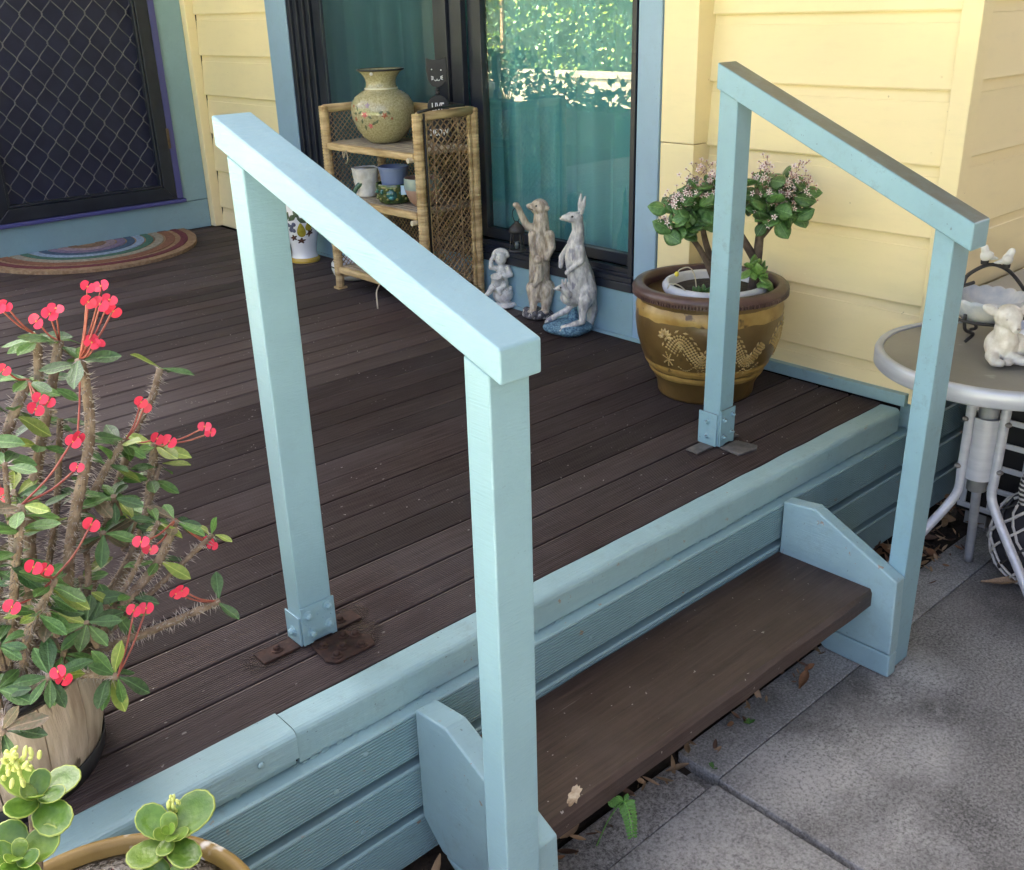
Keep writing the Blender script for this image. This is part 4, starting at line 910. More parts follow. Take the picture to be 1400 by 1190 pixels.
limb(b, [K2(440,350,0.0), K2(400,330,0.012), K2(368,260,0.016), K2(338,188,0.016)], [0.018,0.014,0.0115,0.010])
b.ell(K2(330,180,0.016), (0.012,0.011,0.009))
limb(b, [K2(545,390,0.022), K2(558,470,0.030), K2(525,545,0.036)], [0.018,0.014,0.010])
limb(b, [K2(430,380,0.024), K2(430,470,0.030), K2(450,560,0.034)], [0.014,0.011,0.009])
limb(b, [K2(530,760,0.014), K2(520,850,0.018), K2(510,915,0.026)], [0.028,0.020,0.014]); limb(b, [K2(430,760,0.01), K2(432,850,0.014), K2(428,905,0.022)], [0.025,0.017,0.012])
b.ell(K2(500,925,0.034), (0.020,0.014,0.009)); b.ell(K2(420,920,0.030), (0.016,0.013,0.008))
limb(b, [K2(545,720,-0.01), K2(548,850,-0.012), K2(560,935,-0.004)], [0.014,0.010,0.008])
blob('body', b, M_meer, mk, MM, 0.0018, 2)
b = MB(); b.ell(K2(465,552,0.040), (0.017,0.014,0.017)); limb(b, [K2(470,590,0.034), K2(470,680,0.032), K2(440,730,0.034)], [0.017,0.018,0.010]); limb(b, [K2(440,640,0.038), K2(420,700,0.036)], [0.008,0.006])
blob('pup', b, M_meer, mk, MM, 0.0018, 2)
b = MB(); b.ell(K2(465,955), (0.058,0.050,0.019), n=24, m=10)
rg = random.Random(5)
for q in range(26): a = rg.uniform(0,6.28); rr = rg.uniform(0.5,1); b.ell(K2(465,945)+Vector((0.050*rr*cos(a), 0.043*rr*sin(a), 0.004)), rg.uniform(0.008,0.015), n=8, m=6)
blob('base', b, mat('grey_rock_paint', (0.06,0.055,0.06), (0.20,0.19,0.20), 120, rough=0.7, bump=1.0, bscale=180, bdist=0.006, spots=((0.6,0.58,0.52), 60, 0.58)), mk, MM, 0.003, 1)
ob('nose', MB().ell(K2(410,194), (0.005,0.005,0.0045)), M_blk, mk, M=MM, smooth=True); ob('eye', MB().ell(K2(462,190,0.022), (0.004,0.003,0.0035)), M_blk, mk, M=MM, smooth=True)
ob('mouth', MB().tube([K2(415,210,0.008), K2(440,218,0.016), K2(462,216,0.021)], 0.0013, 5), M_blk, mk, M=MM)
ln = thing('lantern', tuple(MM @ K2(330,490,0.016)), 'small black metal lantern hanging from the meerkat statue hand', 'lantern')
M_iron = mat('black_iron', (0.014,0.013,0.013), (0.03,0.028,0.026), 50, rough=0.5)
lc = K2(330,190,0.016)
L0 = MM @ Matrix.Translation((lc.x, lc.y, 0))
zz = lambda y: (985-y)*0.000492
ob('ring', MB().tube([(0.013*sin(t*pi/6)*(1-0.25*cos(t*pi/6)), 0, zz(250)+0.024*cos(t*pi/6)*-1) for t in range(13)], 0.0016, 6), M_iron, ln, M=L0, smooth=True)
ob('roof', MB().lathe([(0.0,zz(288)),(0.007,zz(292)),(0.008,zz(302)),(0.012,zz(306)),(0.0245,zz(335)),(0.027,zz(345)),(0.027,zz(362)),(0.023,zz(372)),(0,zz(370))][::-1], 20), M_iron, ln, M=L0, smooth=True, sharp=40)
for q in range(4):
    a = q*pi/2+0.5; ob('bar', MB().tube([(0.021*cos(a),0.021*sin(a),zz(370)),(0.028*cos(a),0.028*sin(a),zz(480))], 0.0022, 6), M_iron, ln, M=L0)
ob('base', MB().lathe([(0,zz(494)),(0.031,zz(494)),(0.033,zz(488)),(0.031,zz(480)),(0.0,zz(478))], 20), M_iron, ln, M=L0, smooth=True, sharp=40)
ob('candle', MB().lathe([(0.0,zz(478)),(0.008,zz(478)),(0.008,zz(430)),(0,zz(428))], 12), mat('dusty_glass', (0.10,0.12,0.12), rough=0.2), ln, M=L0, smooth=True)

def K3(x, y, d=0.0): return Vector(((265-x)*0.00052, d, (915-y)*0.0005))
cb = thing('cherub_statue', (2.345, 2.635, DZ), 'small white cherub statue seated on a ball holding a drum', 'statue')
MC_ = frame_at((2.325, 2.640, DZ+0.001))
M_cher = mat('white_cherub_paint', (0.58,0.57,0.53), (0.80,0.79,0.75), 90, rough=0.45, bump=0.6, bscale=300, bdist=0.003, spots=((0.33,0.31,0.26), 110, 0.62))
b = MB(); b.ell(K3(265,812), (0.037,0.037,0.036), n=20, m=12); b.ell(K3(275,890), (0.042,0.036,0.010)); b.ell(K3(335,888,0.01), (0.010,0.01,0.009))
for q in range(8): b.ell(K3(205+20*q, 893, 0.028*sin(q*0.42)+0.006), (0.008,0.007,0.006))
limb(b, [K3(258,740), K3(262,690), K3(262,635), K3(258,605)], [0.026,0.022,0.021,0.010])
b.ell(K3(256,553), (0.023,0.022,0.024))
for q in range(11): a = pi*q/10; b.ell(K3(256,545)+Vector((0.025*cos(a), -0.002, 0.022*sin(a)+0.004)), 0.0085, n=8, m=6)
limb(b, [K3(225,620,0.006), K3(188,612,0.012), K3(192,560,0.012), K3(215,525,0.012)], [0.010,0.009,0.0075,0.008])
limb(b, [K3(302,620,0.006), K3(322,668,0.012), K3(280,675,0.024)], [0.010,0.009,0.0075])
limb(b, [K3(245,735,0.02), K3(195,745,0.03), K3(165,790,0.03), K3(150,800,0.032)], [0.015,0.013,0.009,0.008])
limb(b, [K3(270,740,0.022), K3(235,765,0.034), K3(245,785,0.038)], [0.015,0.011,0.008])
b.ell(K3(310,600,-0.014), (0.012,0.005,0.016)); 
for q in range(9): a = 2*pi*q/9; b.ell(K3(262,772)+Vector((0.030*cos(a), 0.020*sin(a)+0.006, 0)), 0.009, n=8, m=6)
blob('body', b, M_cher, cb, MC_, 0.0024, 2)
b = MB().lathe([(0,-0.018),(0.019,-0.018),(0.021,-0.014),(0.019,-0.010),(0.018,0.008),(0.021,0.012),(0.021,0.016),(0.017,0.017),(0.016,0.012),(0,0.012)], 20)
ob('drum', b, M_cher, cb, M=MC_ @ Matrix.Translation(K3(225,695,0.026)) @ Matrix.Rotation(-0.35, 4, 'X'), smooth=True, sharp=40)

# ================================================================== dragon pot and jade plant
PC = Vector((2.158, 1.604, DZ+0.001))
dp = thing('glazed_pot', tuple(PC), 'large brown glazed pot with ochre dragon relief standing against the yellow wall', 'pot')
DP = [(0,0),(0.128,0.0),(0.131,0.006),(0.135,0.036),(0.155,0.072),(0.178,0.118),(0.192,0.165),(0.198,0.208),(0.196,0.248),(0.188,0.276),(0.190,0.280),(0.203,0.285),(0.208,0.293),(0.207,0.302),(0.201,0.309),(0.184,0.3115),(0.178,0.308),(0.175,0.29),(0.176,0.22),(0.165,0.16),(0,0.15)]
m, nt, bs = base('brown_glaze'); co = coords(nt)
col = ramp(nt, tex(nt, co, 7, 6), [(0.3,(0.075,0.044,0.014)),(0.7,(0.175,0.108,0.035))])
nt.links.new(mixc(nt, ramp(nt, tex(nt, co, 30, 5), [(0.62,(0,0,0)),(0.75,(0.7,0.7,0.7))]), col, (0.03,0.02,0.01)), bs.inputs['Base Color']); bs.inputs['Roughness'].default_value = 0.28
bumpn(nt, bs, tex(nt, co, 60, 4), 0.25, 0.002)
ob('body', MB().lathe(DP[:11], 72), m, dp, M=Matrix.Translation(PC), smooth=True)
ob('rim', MB().lathe(DP[10:], 72, caps=False), mat('purple_brown_glaze', (0.06,0.030,0.026), (0.12,0.07,0.06), 12, rough=0.35, bump=0.3, bscale=60), dp, M=Matrix.Translation(PC), smooth=True)
M_och = mat('ochre_slip', (0.27,0.155,0.035), (0.42,0.28,0.09), 16, rough=0.35, bump=0.5, bscale=60, spots=((0.10,0.06,0.02), 22, 0.6))
M_sc = mat('cream_slip', (0.34,0.225,0.075), (0.52,0.39,0.18), 30, rough=0.4)
def band(z0, z1, seed, amp=0.004):
    b = MB(); n = 96; vs = []
    for i in range(n):
        a = 2*pi*i/n
        for j in range(4):
            z = z0+(z1-z0)*j/3+amp*noise.noise(Vector((cos(a)*5, sin(a)*5, seed+j//2)))
            r = prof_r(DP[:11], z)+(0.0022 if 0 < j < 3 else 0.0)
            vs.append((r*cos(a), r*sin(a), z))
    b.add(vs, [(i*4+j, ((i+1) % n)*4+j, ((i+1) % n)*4+j+1, i*4+j+1) for i in range(n) for j in range(3)])
    ob('band', b, M_och, dp, M=Matrix.Translation(PC), smooth=True)
band(0.234, 0.268, 1, 0.006); band(0.084, 0.106, 3); band(0.060, 0.079, 5)
kn = MB()
for i in range(150):
    a = 2*pi*i/150; kn.box(-0.0045, 0.002, -0.0024, 0.0024, -0.006, 0.006)
    kn.xf(Matrix.Translation((0.2065*cos(a), 0.2065*sin(a), 0.2885)) @ Matrix.Rotation(a, 4, 'Z'), len(kn.v)-8)
ob('notched_edge', kn, bpy.data.materials['purple_brown_glaze'], dp, M=Matrix.Translation(PC), kind='stuff')
# dragon: rows of scales following a double wave round the belly
dr = MB(); AZ = math.atan2(NEAR.y, NEAR.x)
def surf(u, z, off): r = prof_r(DP[:11], max(0.02, min(0.27, z)))+off; a = AZ+u/0.19; return Vector((r*cos(a), r*sin(a), z))
def scale_at(u, z, du, dz, w_, l_, off=0.0028):
    L = (du*du+dz*dz)**0.5; du, dz = du/L, dz/L
    q = [(-l_/2*du, -l_/2*dz), (w_/2*dz, -w_/2*du), (l_/2*du, l_/2*dz), (-w_/2*dz, w_/2*du)]
    o = len(dr.v); vs = [surf(u+a, z+c, 0.0004) for a, c in q]+[surf(u+a*0.5, z+c*0.5, off) for a, c in q]
    dr.add(vs, [(4,5,6,7)]+[(k, (k+1) % 4, 4+(k+1) % 4, 4+k) for k in range(4)])
for body in range(2):
    N_ = 64
    for i in range(N_):
        t = i/N_; u = (-0.135+0.255*t) if body == 0 else (0.17+0.2*t); z = 0.158+0.034*sin(t*4.2*pi+0.2)+0.012*sin(t*pi)
        du = 0.255/N_; dz = 0.034*4.2*pi*cos(t*4.2*pi+0.2)/N_
        L = (du*du+dz*dz)**0.5; nx_, nz_ = -dz/L, du/L
        wbody = 0.027*(1-0.4*t)
        m_ = max(1, int(L/0.0062))
        for s_ in range(m_):
            f_ = s_/m_
            for row in (-1, -0.33, 0.33, 1): scale_at(u+du*f_+nx_*wbody*row*0.5, z+dz*f_+nz_*wbody*row*0.5, du, dz, 0.0085, 0.0078)
            if (i+s_) % 2 == 0: scale_at(u+du*f_+nx_*wbody*0.95, z+dz*f_+nz_*wbody*0.95, du+nx_*0.002, dz+nz_*0.002, 0.0068, 0.015); scale_at(u+du*f_-nx_*wbody*0.85, z+dz*f_-nz_*wbody*0.85, du, dz, 0.004, 0.012)
for cx, cz in ((-0.05,0.112),(0.02,0.106),(0.07,0.115),(-0.115,0.118)):
    for q in range(9): scale_at(cx+q*0.006, cz-0.010*sin(q*0.5), 1, -0.4*cos(q*0.5), 0.0045, 0.007)
    for q in range(3): scale_at(cx+0.055, cz-0.004-q*0.005, 1, -0.5, 0.003, 0.010)
for q in range(26): a = q*0.9; scale_at(-0.145+0.018*cos(a)*(q/26), 0.135+0.024*sin(a)*(q/26), cos(a), sin(a), 0.005, 0.008)
for q in range(7): a = pi*q/6; scale_at(-0.150+0.014*cos(a), 0.198+0.016*sin(a), cos(a), sin(a)+0.1, 0.012, 0.020, 0.003)
ob('dragon_relief', dr, M_sc, dp, M=Matrix.Translation(PC), kind='stuff')
for u, z in ((0.195,0.19),(0.215,0.16)): scale_at
# inner pot
ip = thing('inner_pot', (PC.x+0.012, PC.y-0.01, DZ+0.152), 'white glazed bowl set inside the brown dragon pot', 'pot')
IPc = Vector((PC.x+0.012, PC.y-0.008, DZ+0.153))
ob('bowl', MB().lathe([(0,0),(0.08,0),(0.116,0.06),(0.132,0.125),(0.140,0.135),(0.142,0.146),(0.136,0.155),(0.126,0.156),(0.118,0.149),(0.114,0.130),(0,0.127)], 48), mat('chalky_white_glaze', (0.50,0.53,0.55), (0.66,0.67,0.67), 10, rough=0.5, bump=0.3, bscale=30), ip, M=Matrix.Translation(IPc), smooth=True)
ob('potting_mix', MB().lathe([(0,0.136),(0.05,0.138),(0.116,0.134)], 30), M_soil, ip, M=Matrix.Translation(IPc))
jp = thing('jade_plant', (IPc.x, IPc.y, IPc.z+0.13), 'jade plant with thick green leaves and clusters of pale pink flowers in the dragon pot', 'plant')
JB = IPc+Vector((0,0,0.128))
M_jt = mat('jade_trunk', (0.065,0.042,0.03), (0.15,0.11,0.08), 30, rough=0.8, bump=0.6, bscale=70, bdist=0.004)
M_jl = leafm('jade_leaf', (0.045,0.115,0.028), (0.10,0.20,0.06), 0.28, 0.35)
M_jl2 = leafm('young_jade_leaf', (0.10,0.21,0.04), (0.16,0.28,0.07), 0.28, 0.2)
def jade_leaf(name, m_):
    b = MB(); n, mm = 8, 7; vs = []
    for i in range(mm+1):
        t = i/mm; wdt = 0.62*(sin(pi*min(1, t*1.02)**0.8)**0.75)*(0.45+0.55*t) if 0 < t < 1 else 0.02
        th = 0.11*(sin(pi*t)**0.6 if 0 < t < 1 else 0.05)
        for k in range(n):
            a = 2*pi*k/n; vs.append((wdt*cos(a)*0.9, t, th*sin(a)+0.16*t*t))
    b.add(vs, [(i*n+k, i*n+(k+1) % n, (i+1)*n+(k+1) % n, (i+1)*n+k) for i in range(mm) for k in range(n)]+[tuple(range(n))[::-1], tuple(range(mm*n, mm*n+n))])
    return b.mesh(name, m_, True)
ME_j = jade_leaf('leaf', M_jl); ME_j2 = jade_leaf('leaf', M_jl2)
rg = random.Random(12)
def jL(p): return JB+LEFT*(p[0]*1.22-0.03)+NEAR*p[1]*1.1+Vector((0,0,p[2]*1.2+0.004))
branches = [([(-0.055,0.02,0),(-0.060,0.02,0.07),(-0.064,0.02,0.15),(-0.080,0.01,0.22)],0.015), ([(0.02,0.0,0),(0.045,0.01,0.06),(0.075,0.02,0.11),(0.115,0.03,0.15)],0.010),
            ([(-0.062,0.02,0.06),(-0.03,0.02,0.11),(0.0,0.02,0.16),(0.02,0.02,0.22)],0.012), ([(-0.064,0.02,0.12),(-0.10,0.03,0.17),(-0.135,0.03,0.21)],0.010), ([(0.03,0.0,0.05),(0.05,-0.03,0.12),(0.06,-0.04,0.20)],0.010), ([(-0.064,0.02,0.14),(-0.05,0.05,0.19),(-0.04,0.06,0.23)],0.009)]
for pts, r in branches: c_ = curve([jL(p) for p in pts], 5); ob('branch', MB().tube(c_, [r*(1-0.5*i/len(c_)) for i in range(len(c_))], 8), M_jt, jp, smooth=True)
clus = [(0.115,0.03,0.150),(0.10,0.04,0.185),(0.07,0.03,0.165),(0.075,0.02,0.215),(0.045,0.03,0.19),(0.03,0.03,0.225),(0.06,-0.04,0.21),(0.0,0.03,0.21),(-0.03,0.04,0.215),(-0.045,0.06,0.225),(-0.075,0.03,0.235),(-0.10,0.04,0.21),(-0.13,0.03,0.215),(-0.11,0.05,0.17),(-0.085,0.05,0.165),(-0.12,0.02,0.19),(-0.06,0.05,0.185),(-0.09,-0.02,0.22),(0.09,-0.01,0.18)]
for c in clus:
    ax = (Vector(c)-Vector((-0.02,0.0,0.12))).normalized()
    for q in range(10):
        d = (ax*rg.uniform(0.0,0.5)+Vector((rg.gauss(0,1), rg.gauss(0,0.9), rg.uniform(-1.0,0.6)))).normalized()
        p = Vector(c)+Vector((rg.gauss(0,.016), rg.gauss(0,.012), rg.gauss(0,.016)))
        dw = LEFT*d.x+NEAR*d.y+Vector((0,0,d.z))
        inst('leaf', ME_j, jp, orient(jL(p), dw, upv=NEAR*0.9+Vector((0,0,0.7))+LEFT*rg.gauss(0,.35), roll=rg.uniform(-.4,.4), s=rg.uniform(0.038,0.060)))
for c in ((-0.055,0.065,0.045),(-0.075,0.06,0.035),(-0.04,0.06,0.06),(0.06,0.07,0.012),(0.075,0.075,0.005)):
    for q in range(6):
        d = Vector((rg.gauss(0,.8), rg.uniform(0,1), rg.gauss(0.2,.7))).normalized()
        inst('leaf', ME_j2 if c[0] < 0 else ME_j, jp, orient(jL(c), LEFT*d.x+NEAR*d.y+Vector((0,0,d.z)), s=rg.uniform(0.026,0.048)*(1 if c[0] < 0 else 0.7)))
M_pk = mat('pale_pink_petal', (0.74,0.58,0.58), (0.84,0.74,0.72), 60, rough=0.5); M_pd = mat('pink_stalk', (0.30,0.13,0.12), rough=0.6)
fb = MB()
for k in range(5):
    a = 2*pi*k/5; s2 = Vector((-sin(a), cos(a), 0)); d = Vector((cos(a), sin(a), 0.25)); fb.mi = 0
    fb.add([(0,0,0), tuple(d*0.55+s2*0.2), tuple(d*1.0), tuple(d*0.55-s2*0.2)], [(0,1,2,3)])
fb.mi = 1; fb.tube([(0,0,-1.3),(0,0,0)], 0.07, 4); fb.ell((0,0,0.12), 0.22, n=6, m=4)
ME_pf = fb.mesh('flower', [M_pk, M_pd])
for c, cnt, sp in (((0.118,0.03,0.205),16,.016),((0.092,0.03,0.235),18,.018),((0.072,0.02,0.260),14,.014),((0.045,0.03,0.262),14,.014),((0.058,0.05,0.238),12,.012),((0.145,0.04,0.165),10,.013),((0.135,0.04,0.205),6,.008),
                   ((-0.050,0.05,0.258),10,.012),((-0.062,0.05,0.28),10,.011),((-0.062,0.06,0.225),16,.016),((-0.125,0.04,0.262),12,.014),((-0.11,0.05,0.245),14,.015),((-0.145,0.04,0.235),14,.016),((-0.15,0.04,0.205),12,.014),((-0.095,0.07,0.185),18,.017),((-0.105,0.05,0.225),10,.014),((-0.03,0.04,0.245),8,.012)):
    for q in range(int(cnt*1.6)):
        o_ = Vector((rg.gauss(0,1), rg.gauss(0,1), rg.gauss(0,1)))*sp*0.9; d = (o_.normalized()+Vector((0,0.3,0.4)))
        inst('flower', ME_pf, jp, orient(jL(Vector(c)+o_), (LEFT*d.x+NEAR*d.y+Vector((0,0,d.z))).orthogonal(), upv=LEFT*d.x+NEAR*d.y+Vector((0,0,d.z)), s=0.0090))
wd_ = thing('weed_sprig', tuple(jL((0.10,0.04,0.02))), 'pale curling stalk with a small yellow bud at the rim of the inner pot', 'plant')
M_stk = mat('pale_stalk', (0.50,0.45,0.33), rough=0.6)
ob('stalk', MB().tube(curve([jL((0.075,0.06,0.01)), jL((0.082,0.06,0.05)), jL((0.095,0.06,0.066)), jL((0.113,0.06,0.062)), jL((0.118,0.06,0.055))]), 0.0016, 5), M_stk, wd_)
ob('stalk', MB().tube(curve([jL((0.09,0.08,0.005)), jL((0.115,0.08,0.03)), jL((0.135,0.08,0.035)), jL((0.142,0.08,0.025))]), 0.0018, 5), M_stk, wd_)
ob('bud', MB().ell(jL((0.120,0.06,0.052)), (0.006,0.006,0.007)), mat('yellow_bud', (0.62,0.52,0.06), rough=0.5), wd_, smooth=True)

# ================================================================== round table and what stands on it
TC = Vector((2.250, 0.862, 0)); TZ = 0.64
tb = thing('round_table', (TC.x, TC.y, 0), 'small round glass-topped aluminium table beside the right handrail', 'table')
M_alu = mat('brushed_aluminium', (0.42,0.44,0.48), (0.52,0.54,0.57), 8, (1,1,6), rough=0.38, metal=0.25, bump=0.05)
M_alu_d = mat('grey_tube_paint', (0.22,0.23,0.23), (0.30,0.31,0.31), 20, rough=0.5)
ob('rim', MB().lathe([(0.245,TZ-0.036),(0.263,TZ-0.036),(0.2665,TZ-0.032),(0.2665,TZ-0.005),(0.263,TZ+0.002),(0.255,TZ+0.004),(0.248,TZ+0.001),(0.245,TZ-0.036)], 72, (TC.x,TC.y,0), caps=False), M_alu, tb, smooth=True, sharp=50)
ob('glass_top', MB().lathe([(0,TZ-0.008),(0.2465,TZ-0.008),(0.2465,TZ-0.002),(0,TZ-0.002)], 64, (TC.x,TC.y,0)), mat('dusty_frosted_glass', (0.20,0.19,0.155), (0.27,0.255,0.21), 5, rough=0.45, bump=0.2, bscale=150, spots=((0.36,0.34,0.28), 9, 0.66), world=True), tb)
for q in range(3):
    a = radians(18+120*q); d = Vector((cos(a), sin(a), 0)); o = TC+d*0.042
    pts = [o+Vector((0,0,z)) for z in (TZ-0.035, 0.50, 0.36, 0.30)]+[TC+d*0.060+Vector((0,0,0.262)), TC+d*0.092+Vector((0,0,0.215)), TC+d*0.150+Vector((0,0,0.135)), TC+d*0.235+Vector((0,0,0.010))]
    if q == 0: pts = [o+Vector((0,0,z)) for z in (TZ-0.035, 0.5, 0.36, 0.28)]+[TC+d*0.09+Vector((0,0,0.2)), TC+d*0.15+Vector((0,0,0.10)), TC+d*0.195+Vector((0,0,0.004))]
    lg = ob('leg', MB().tube(curve(pts, 4), 0.0112, 12), M_alu, tb, smooth=True)
    for z in (0.485, 0.365):
        sd_v = Vector((-d.y, d.x, 0))*(1 if q != 1 else -1)
        ob('bolt', MB().ell(o+Vector((0,0,z))+d*0.012-sd_v*0.003, (0.008,0.008,0.006), n=10, m=6), mat('dull_bolt', (0.20,0.19,0.18), rough=0.5, metal=0.5), lg, smooth=True)
ob('collar', MB().lathe([(0.030,0.335),(0.036,0.335),(0.036,0.49),(0.030,0.49)], 28, (TC.x,TC.y,0), caps=False), M_alu, tb, smooth=True, sharp=40)
ob('umbrella_tube', MB().lathe([(0.016,0.30),(0.0225,0.30),(0.0225,0.61)], 20, (TC.x,TC.y,0)), M_alu_d, tb, smooth=True)
# fawn planter
FC = TC+Vector((-0.050,-0.020,TZ+0.003))
fn = thing('fawn_planter', tuple(FC), 'white ceramic fawn planter lying on the round glass table', 'planter')
MF = frame_at(FC, 0.0, 0.9)
M_fawn = mat('cream_ceramic', (0.55,0.51,0.44), (0.74,0.72,0.66), 45, rough=0.35, bump=0.15, bscale=60, spots=((0.42,0.38,0.31), 26, 0.68))
b = MB()
b.ell((0.0,0.0,0.040), (0.040,0.040,0.042)); b.ell((-0.045,-0.008,0.036), (0.045,0.040,0.036)); b.ell((-0.085,-0.01,0.03), (0.03,0.034,0.032))
limb(b, [(0.0,0.012,0.05),(0.006,0.016,0.085),(0.006,0.018,0.105)], [0.032,0.025,0.024])
b.ell((0.006,0.022,0.118), (0.033,0.032,0.030)); limb(b, [(0.004,0.04,0.112),(0.002,0.058,0.098)], [0.020,0.0125])
for sx in (1,-1): b.ell((0.006+sx*0.042,0.018,0.134), (0.026,0.007,0.012), Matrix.Rotation(sx*0.55, 3, 'Y').to_3x3() if False else Matrix.Rotation(-sx*0.5, 3, 'Y'))
limb(b, [(0.028,0.02,0.02),(0.034,0.045,0.012),(0.020,0.052,0.010)], [0.018,0.012,0.010])
limb(b, [(-0.01,0.03,0.018),(-0.035,0.050,0.012),(-0.09,0.045,0.011)], [0.016,0.012,0.011]); b.ell((0.0,0.045,0.010), (0.014,0.012,0.010))
blob('body', b, M_fawn, fn, MF, 0.0026, 3)
ob('nose', MB().ell((0.002,0.0695,0.100), (0.004,0.002,0.003), n=10, m=6), mat('faded_nose', (0.33,0.28,0.24), rough=0.5), fn, M=MF, smooth=True)
ob('eye', MB().ell((0.022,0.049,0.118), (0.003,0.002,0.0025), n=8, m=6), mat('faded_eye', (0.45,0.42,0.38), rough=0.4), fn, M=MF, smooth=True)
ob('pot', MB().lathe([(0,0.012),(0.034,0.012),(0.042,0.05),(0.045,0.078),(0.042,0.080),(0.038,0.05),(0,0.03)], 30), mat('blue_white_glaze', (0.55,0.60,0.68), (0.64,0.66,0.70), 6, rough=0.3), fn, M=MF @ Matrix.Translation((-0.070,-0.025,0)), smooth=True)
# shell bowl on an iron stand with two birds
BC = TC+Vector((0.075,0.075,TZ+0.003))
st_ = thing('iron_stand', tuple(BC), 'black iron stand with an arch and two white birds on the table', 'stand')
MS = frame_at(BC, 0.0)
def arc(pts, r=0.004, name='bar'): return ob(name, MB().tube(curve(pts, 6), r, 7), M_iron, st_, M=MS, smooth=True)
arc([(0.075,0.0,0.115),(0.060,-0.01,0.125),(0.045,-0.02,0.150),(0.0,-0.02,0.172),(-0.045,-0.02,0.158),(-0.085,-0.02,0.118),(-0.11,-0.02,0.08)], 0.0045)
arc([(0.06,-0.005,0.128),(0.05,0.0,0.133),(0.038,0.0,0.137)], 0.0042)
for q in range(3):
    a = radians(30+120*q); arc([(0.075*cos(a),0.075*sin(a),0.072),(0.068*cos(a),0.068*sin(a),0.035),(0.035*cos(a),0.035*sin(a),0.018),(0.060*cos(a),0.060*sin(a),0.004)], 0.004, 'leg')
arc([(0.076*cos(t*0.5236),0.076*sin(t*0.5236),0.056) for t in range(13)], 0.0038, 'ring')
arc([(-0.11,-0.02,0.08),(-0.105,-0.02,0.04),(-0.09,-0.015,0.004)], 0.0042, 'leg')
arc([(0.075,0.0,0.115),(0.078,0.0,0.08),(0.070,0.02,0.05)], 0.0042, 'leg')
for x, z, r_ in ((0.012,0.178,1), (-0.040,0.168,-1)):
    b = MB(); b.ell((0,0,0.016), (0.013,0.010,0.014)); limb(b, [(0.0,0,0.02),(r_*0.006,0.002,0.034)], [0.010,0.0085]); limb(b, [(r_*0.004,0,0.036),(r_*0.015,0.002,0.034)], [0.005,0.001]); limb(b, [(-r_*0.006,0,0.012),(-r_*0.028,0,0.008)], [0.008,0.003]); b.ell((-r_*0.004,0.008,0.018), (0.012,0.005,0.009), Matrix.Rotation(0.4*r_, 3, 'Y'))
    blob('bird', b, M_white_cer, st_, MS @ Matrix.Translation((x,-0.02,z)), 0.0018, 2)
    ob('perch', MB().lathe([(0,-0.004),(0.008,-0.004),(0.009,0.004),(0,0.005)], 12), M_iron, st_, M=MS @ Matrix.Translation((x,-0.02,z)))
sb_ = thing('shell_bowl', tuple(BC+Vector((0,0,0.05))), 'white scalloped ceramic bowl held in the iron stand', 'bowl')
b = MB(); vs = []; n = 72; prof_ = [(0.030,0.040),(0.052,0.048),(0.070,0.068),(0.080,0.092),(0.085,0.104),(0.080,0.104),(0.066,0.074),(0.03,0.052)]
for r, z in prof_:
    for q in range(n):
        a = 2*pi*q/n; f_ = 1+0.045*abs(sin(a*9))*(r/0.085); vs.append((r*f_*cos(a), r*f_*sin(a), z+0.004*abs(sin(a*9))*(r/0.085)))
b.add(vs, [(i*n+q, i*n+(q+1) % n, (i+1)*n+(q+1) % n, (i+1)*n+q) for i in range(len(prof_)-1) for q in range(n)]+[tuple(range(n))[::-1], tuple(range((len(prof_)-1)*n, len(prof_)*n))])
ob('bowl', b, mat('weathered_white_glaze', (0.42,0.46,0.50), (0.70,0.69,0.65), 22, rough=0.45, bump=0.3, bscale=50), sb_, M=MS, smooth=True)
# air conditioner
ac = thing('air_conditioner', (2.80, 0.82, 0), 'outdoor air conditioner unit with white grille under a beige lid, by the house corner', 'air conditioner')
M_acb = mat('beige_casing', (0.34,0.33,0.30), (0.42,0.41,0.37), 4, rough=0.55, spots=((0.22,0.2,0.17), 20, 0.68))
ob('lid', MB().box(2.585, 2.98, 0.46, 1.064, 0.664, 0.700), M_acb, ac, bevel=0.008); ob('casing', MB().box(2.625, 2.97, 0.475, 1.055, 0.045, 0.645), M_tape, ac, bevel=0.004)
ob('lid', MB().box(2.592, 2.975, 0.466, 1.060, 0.6455, 0.6635), M_acb, ac)
M_wg = mat('white_grille_plastic', (0.60,0.61,0.60), (0.68,0.69,0.67), 6, rough=0.45)
for k in range(8): ob('grille_bar', MB().box(2.612, 2.6195, 0.50+k*0.075, 0.516+k*0.075, 0.06, 0.63), M_wg, ac, bevel=0.002)
for k in range(9): ob('grille_bar', MB().box(2.608, 2.616, 0.495, 1.045, 0.062+k*0.068, 0.077+k*0.068), M_wg, ac, bevel=0.002)
for y in (0.52, 1.0): ob('foot', MB().box(2.64, 2.95, y-0.03, y+0.03, 0.0, 0.044), M_acb, ac)
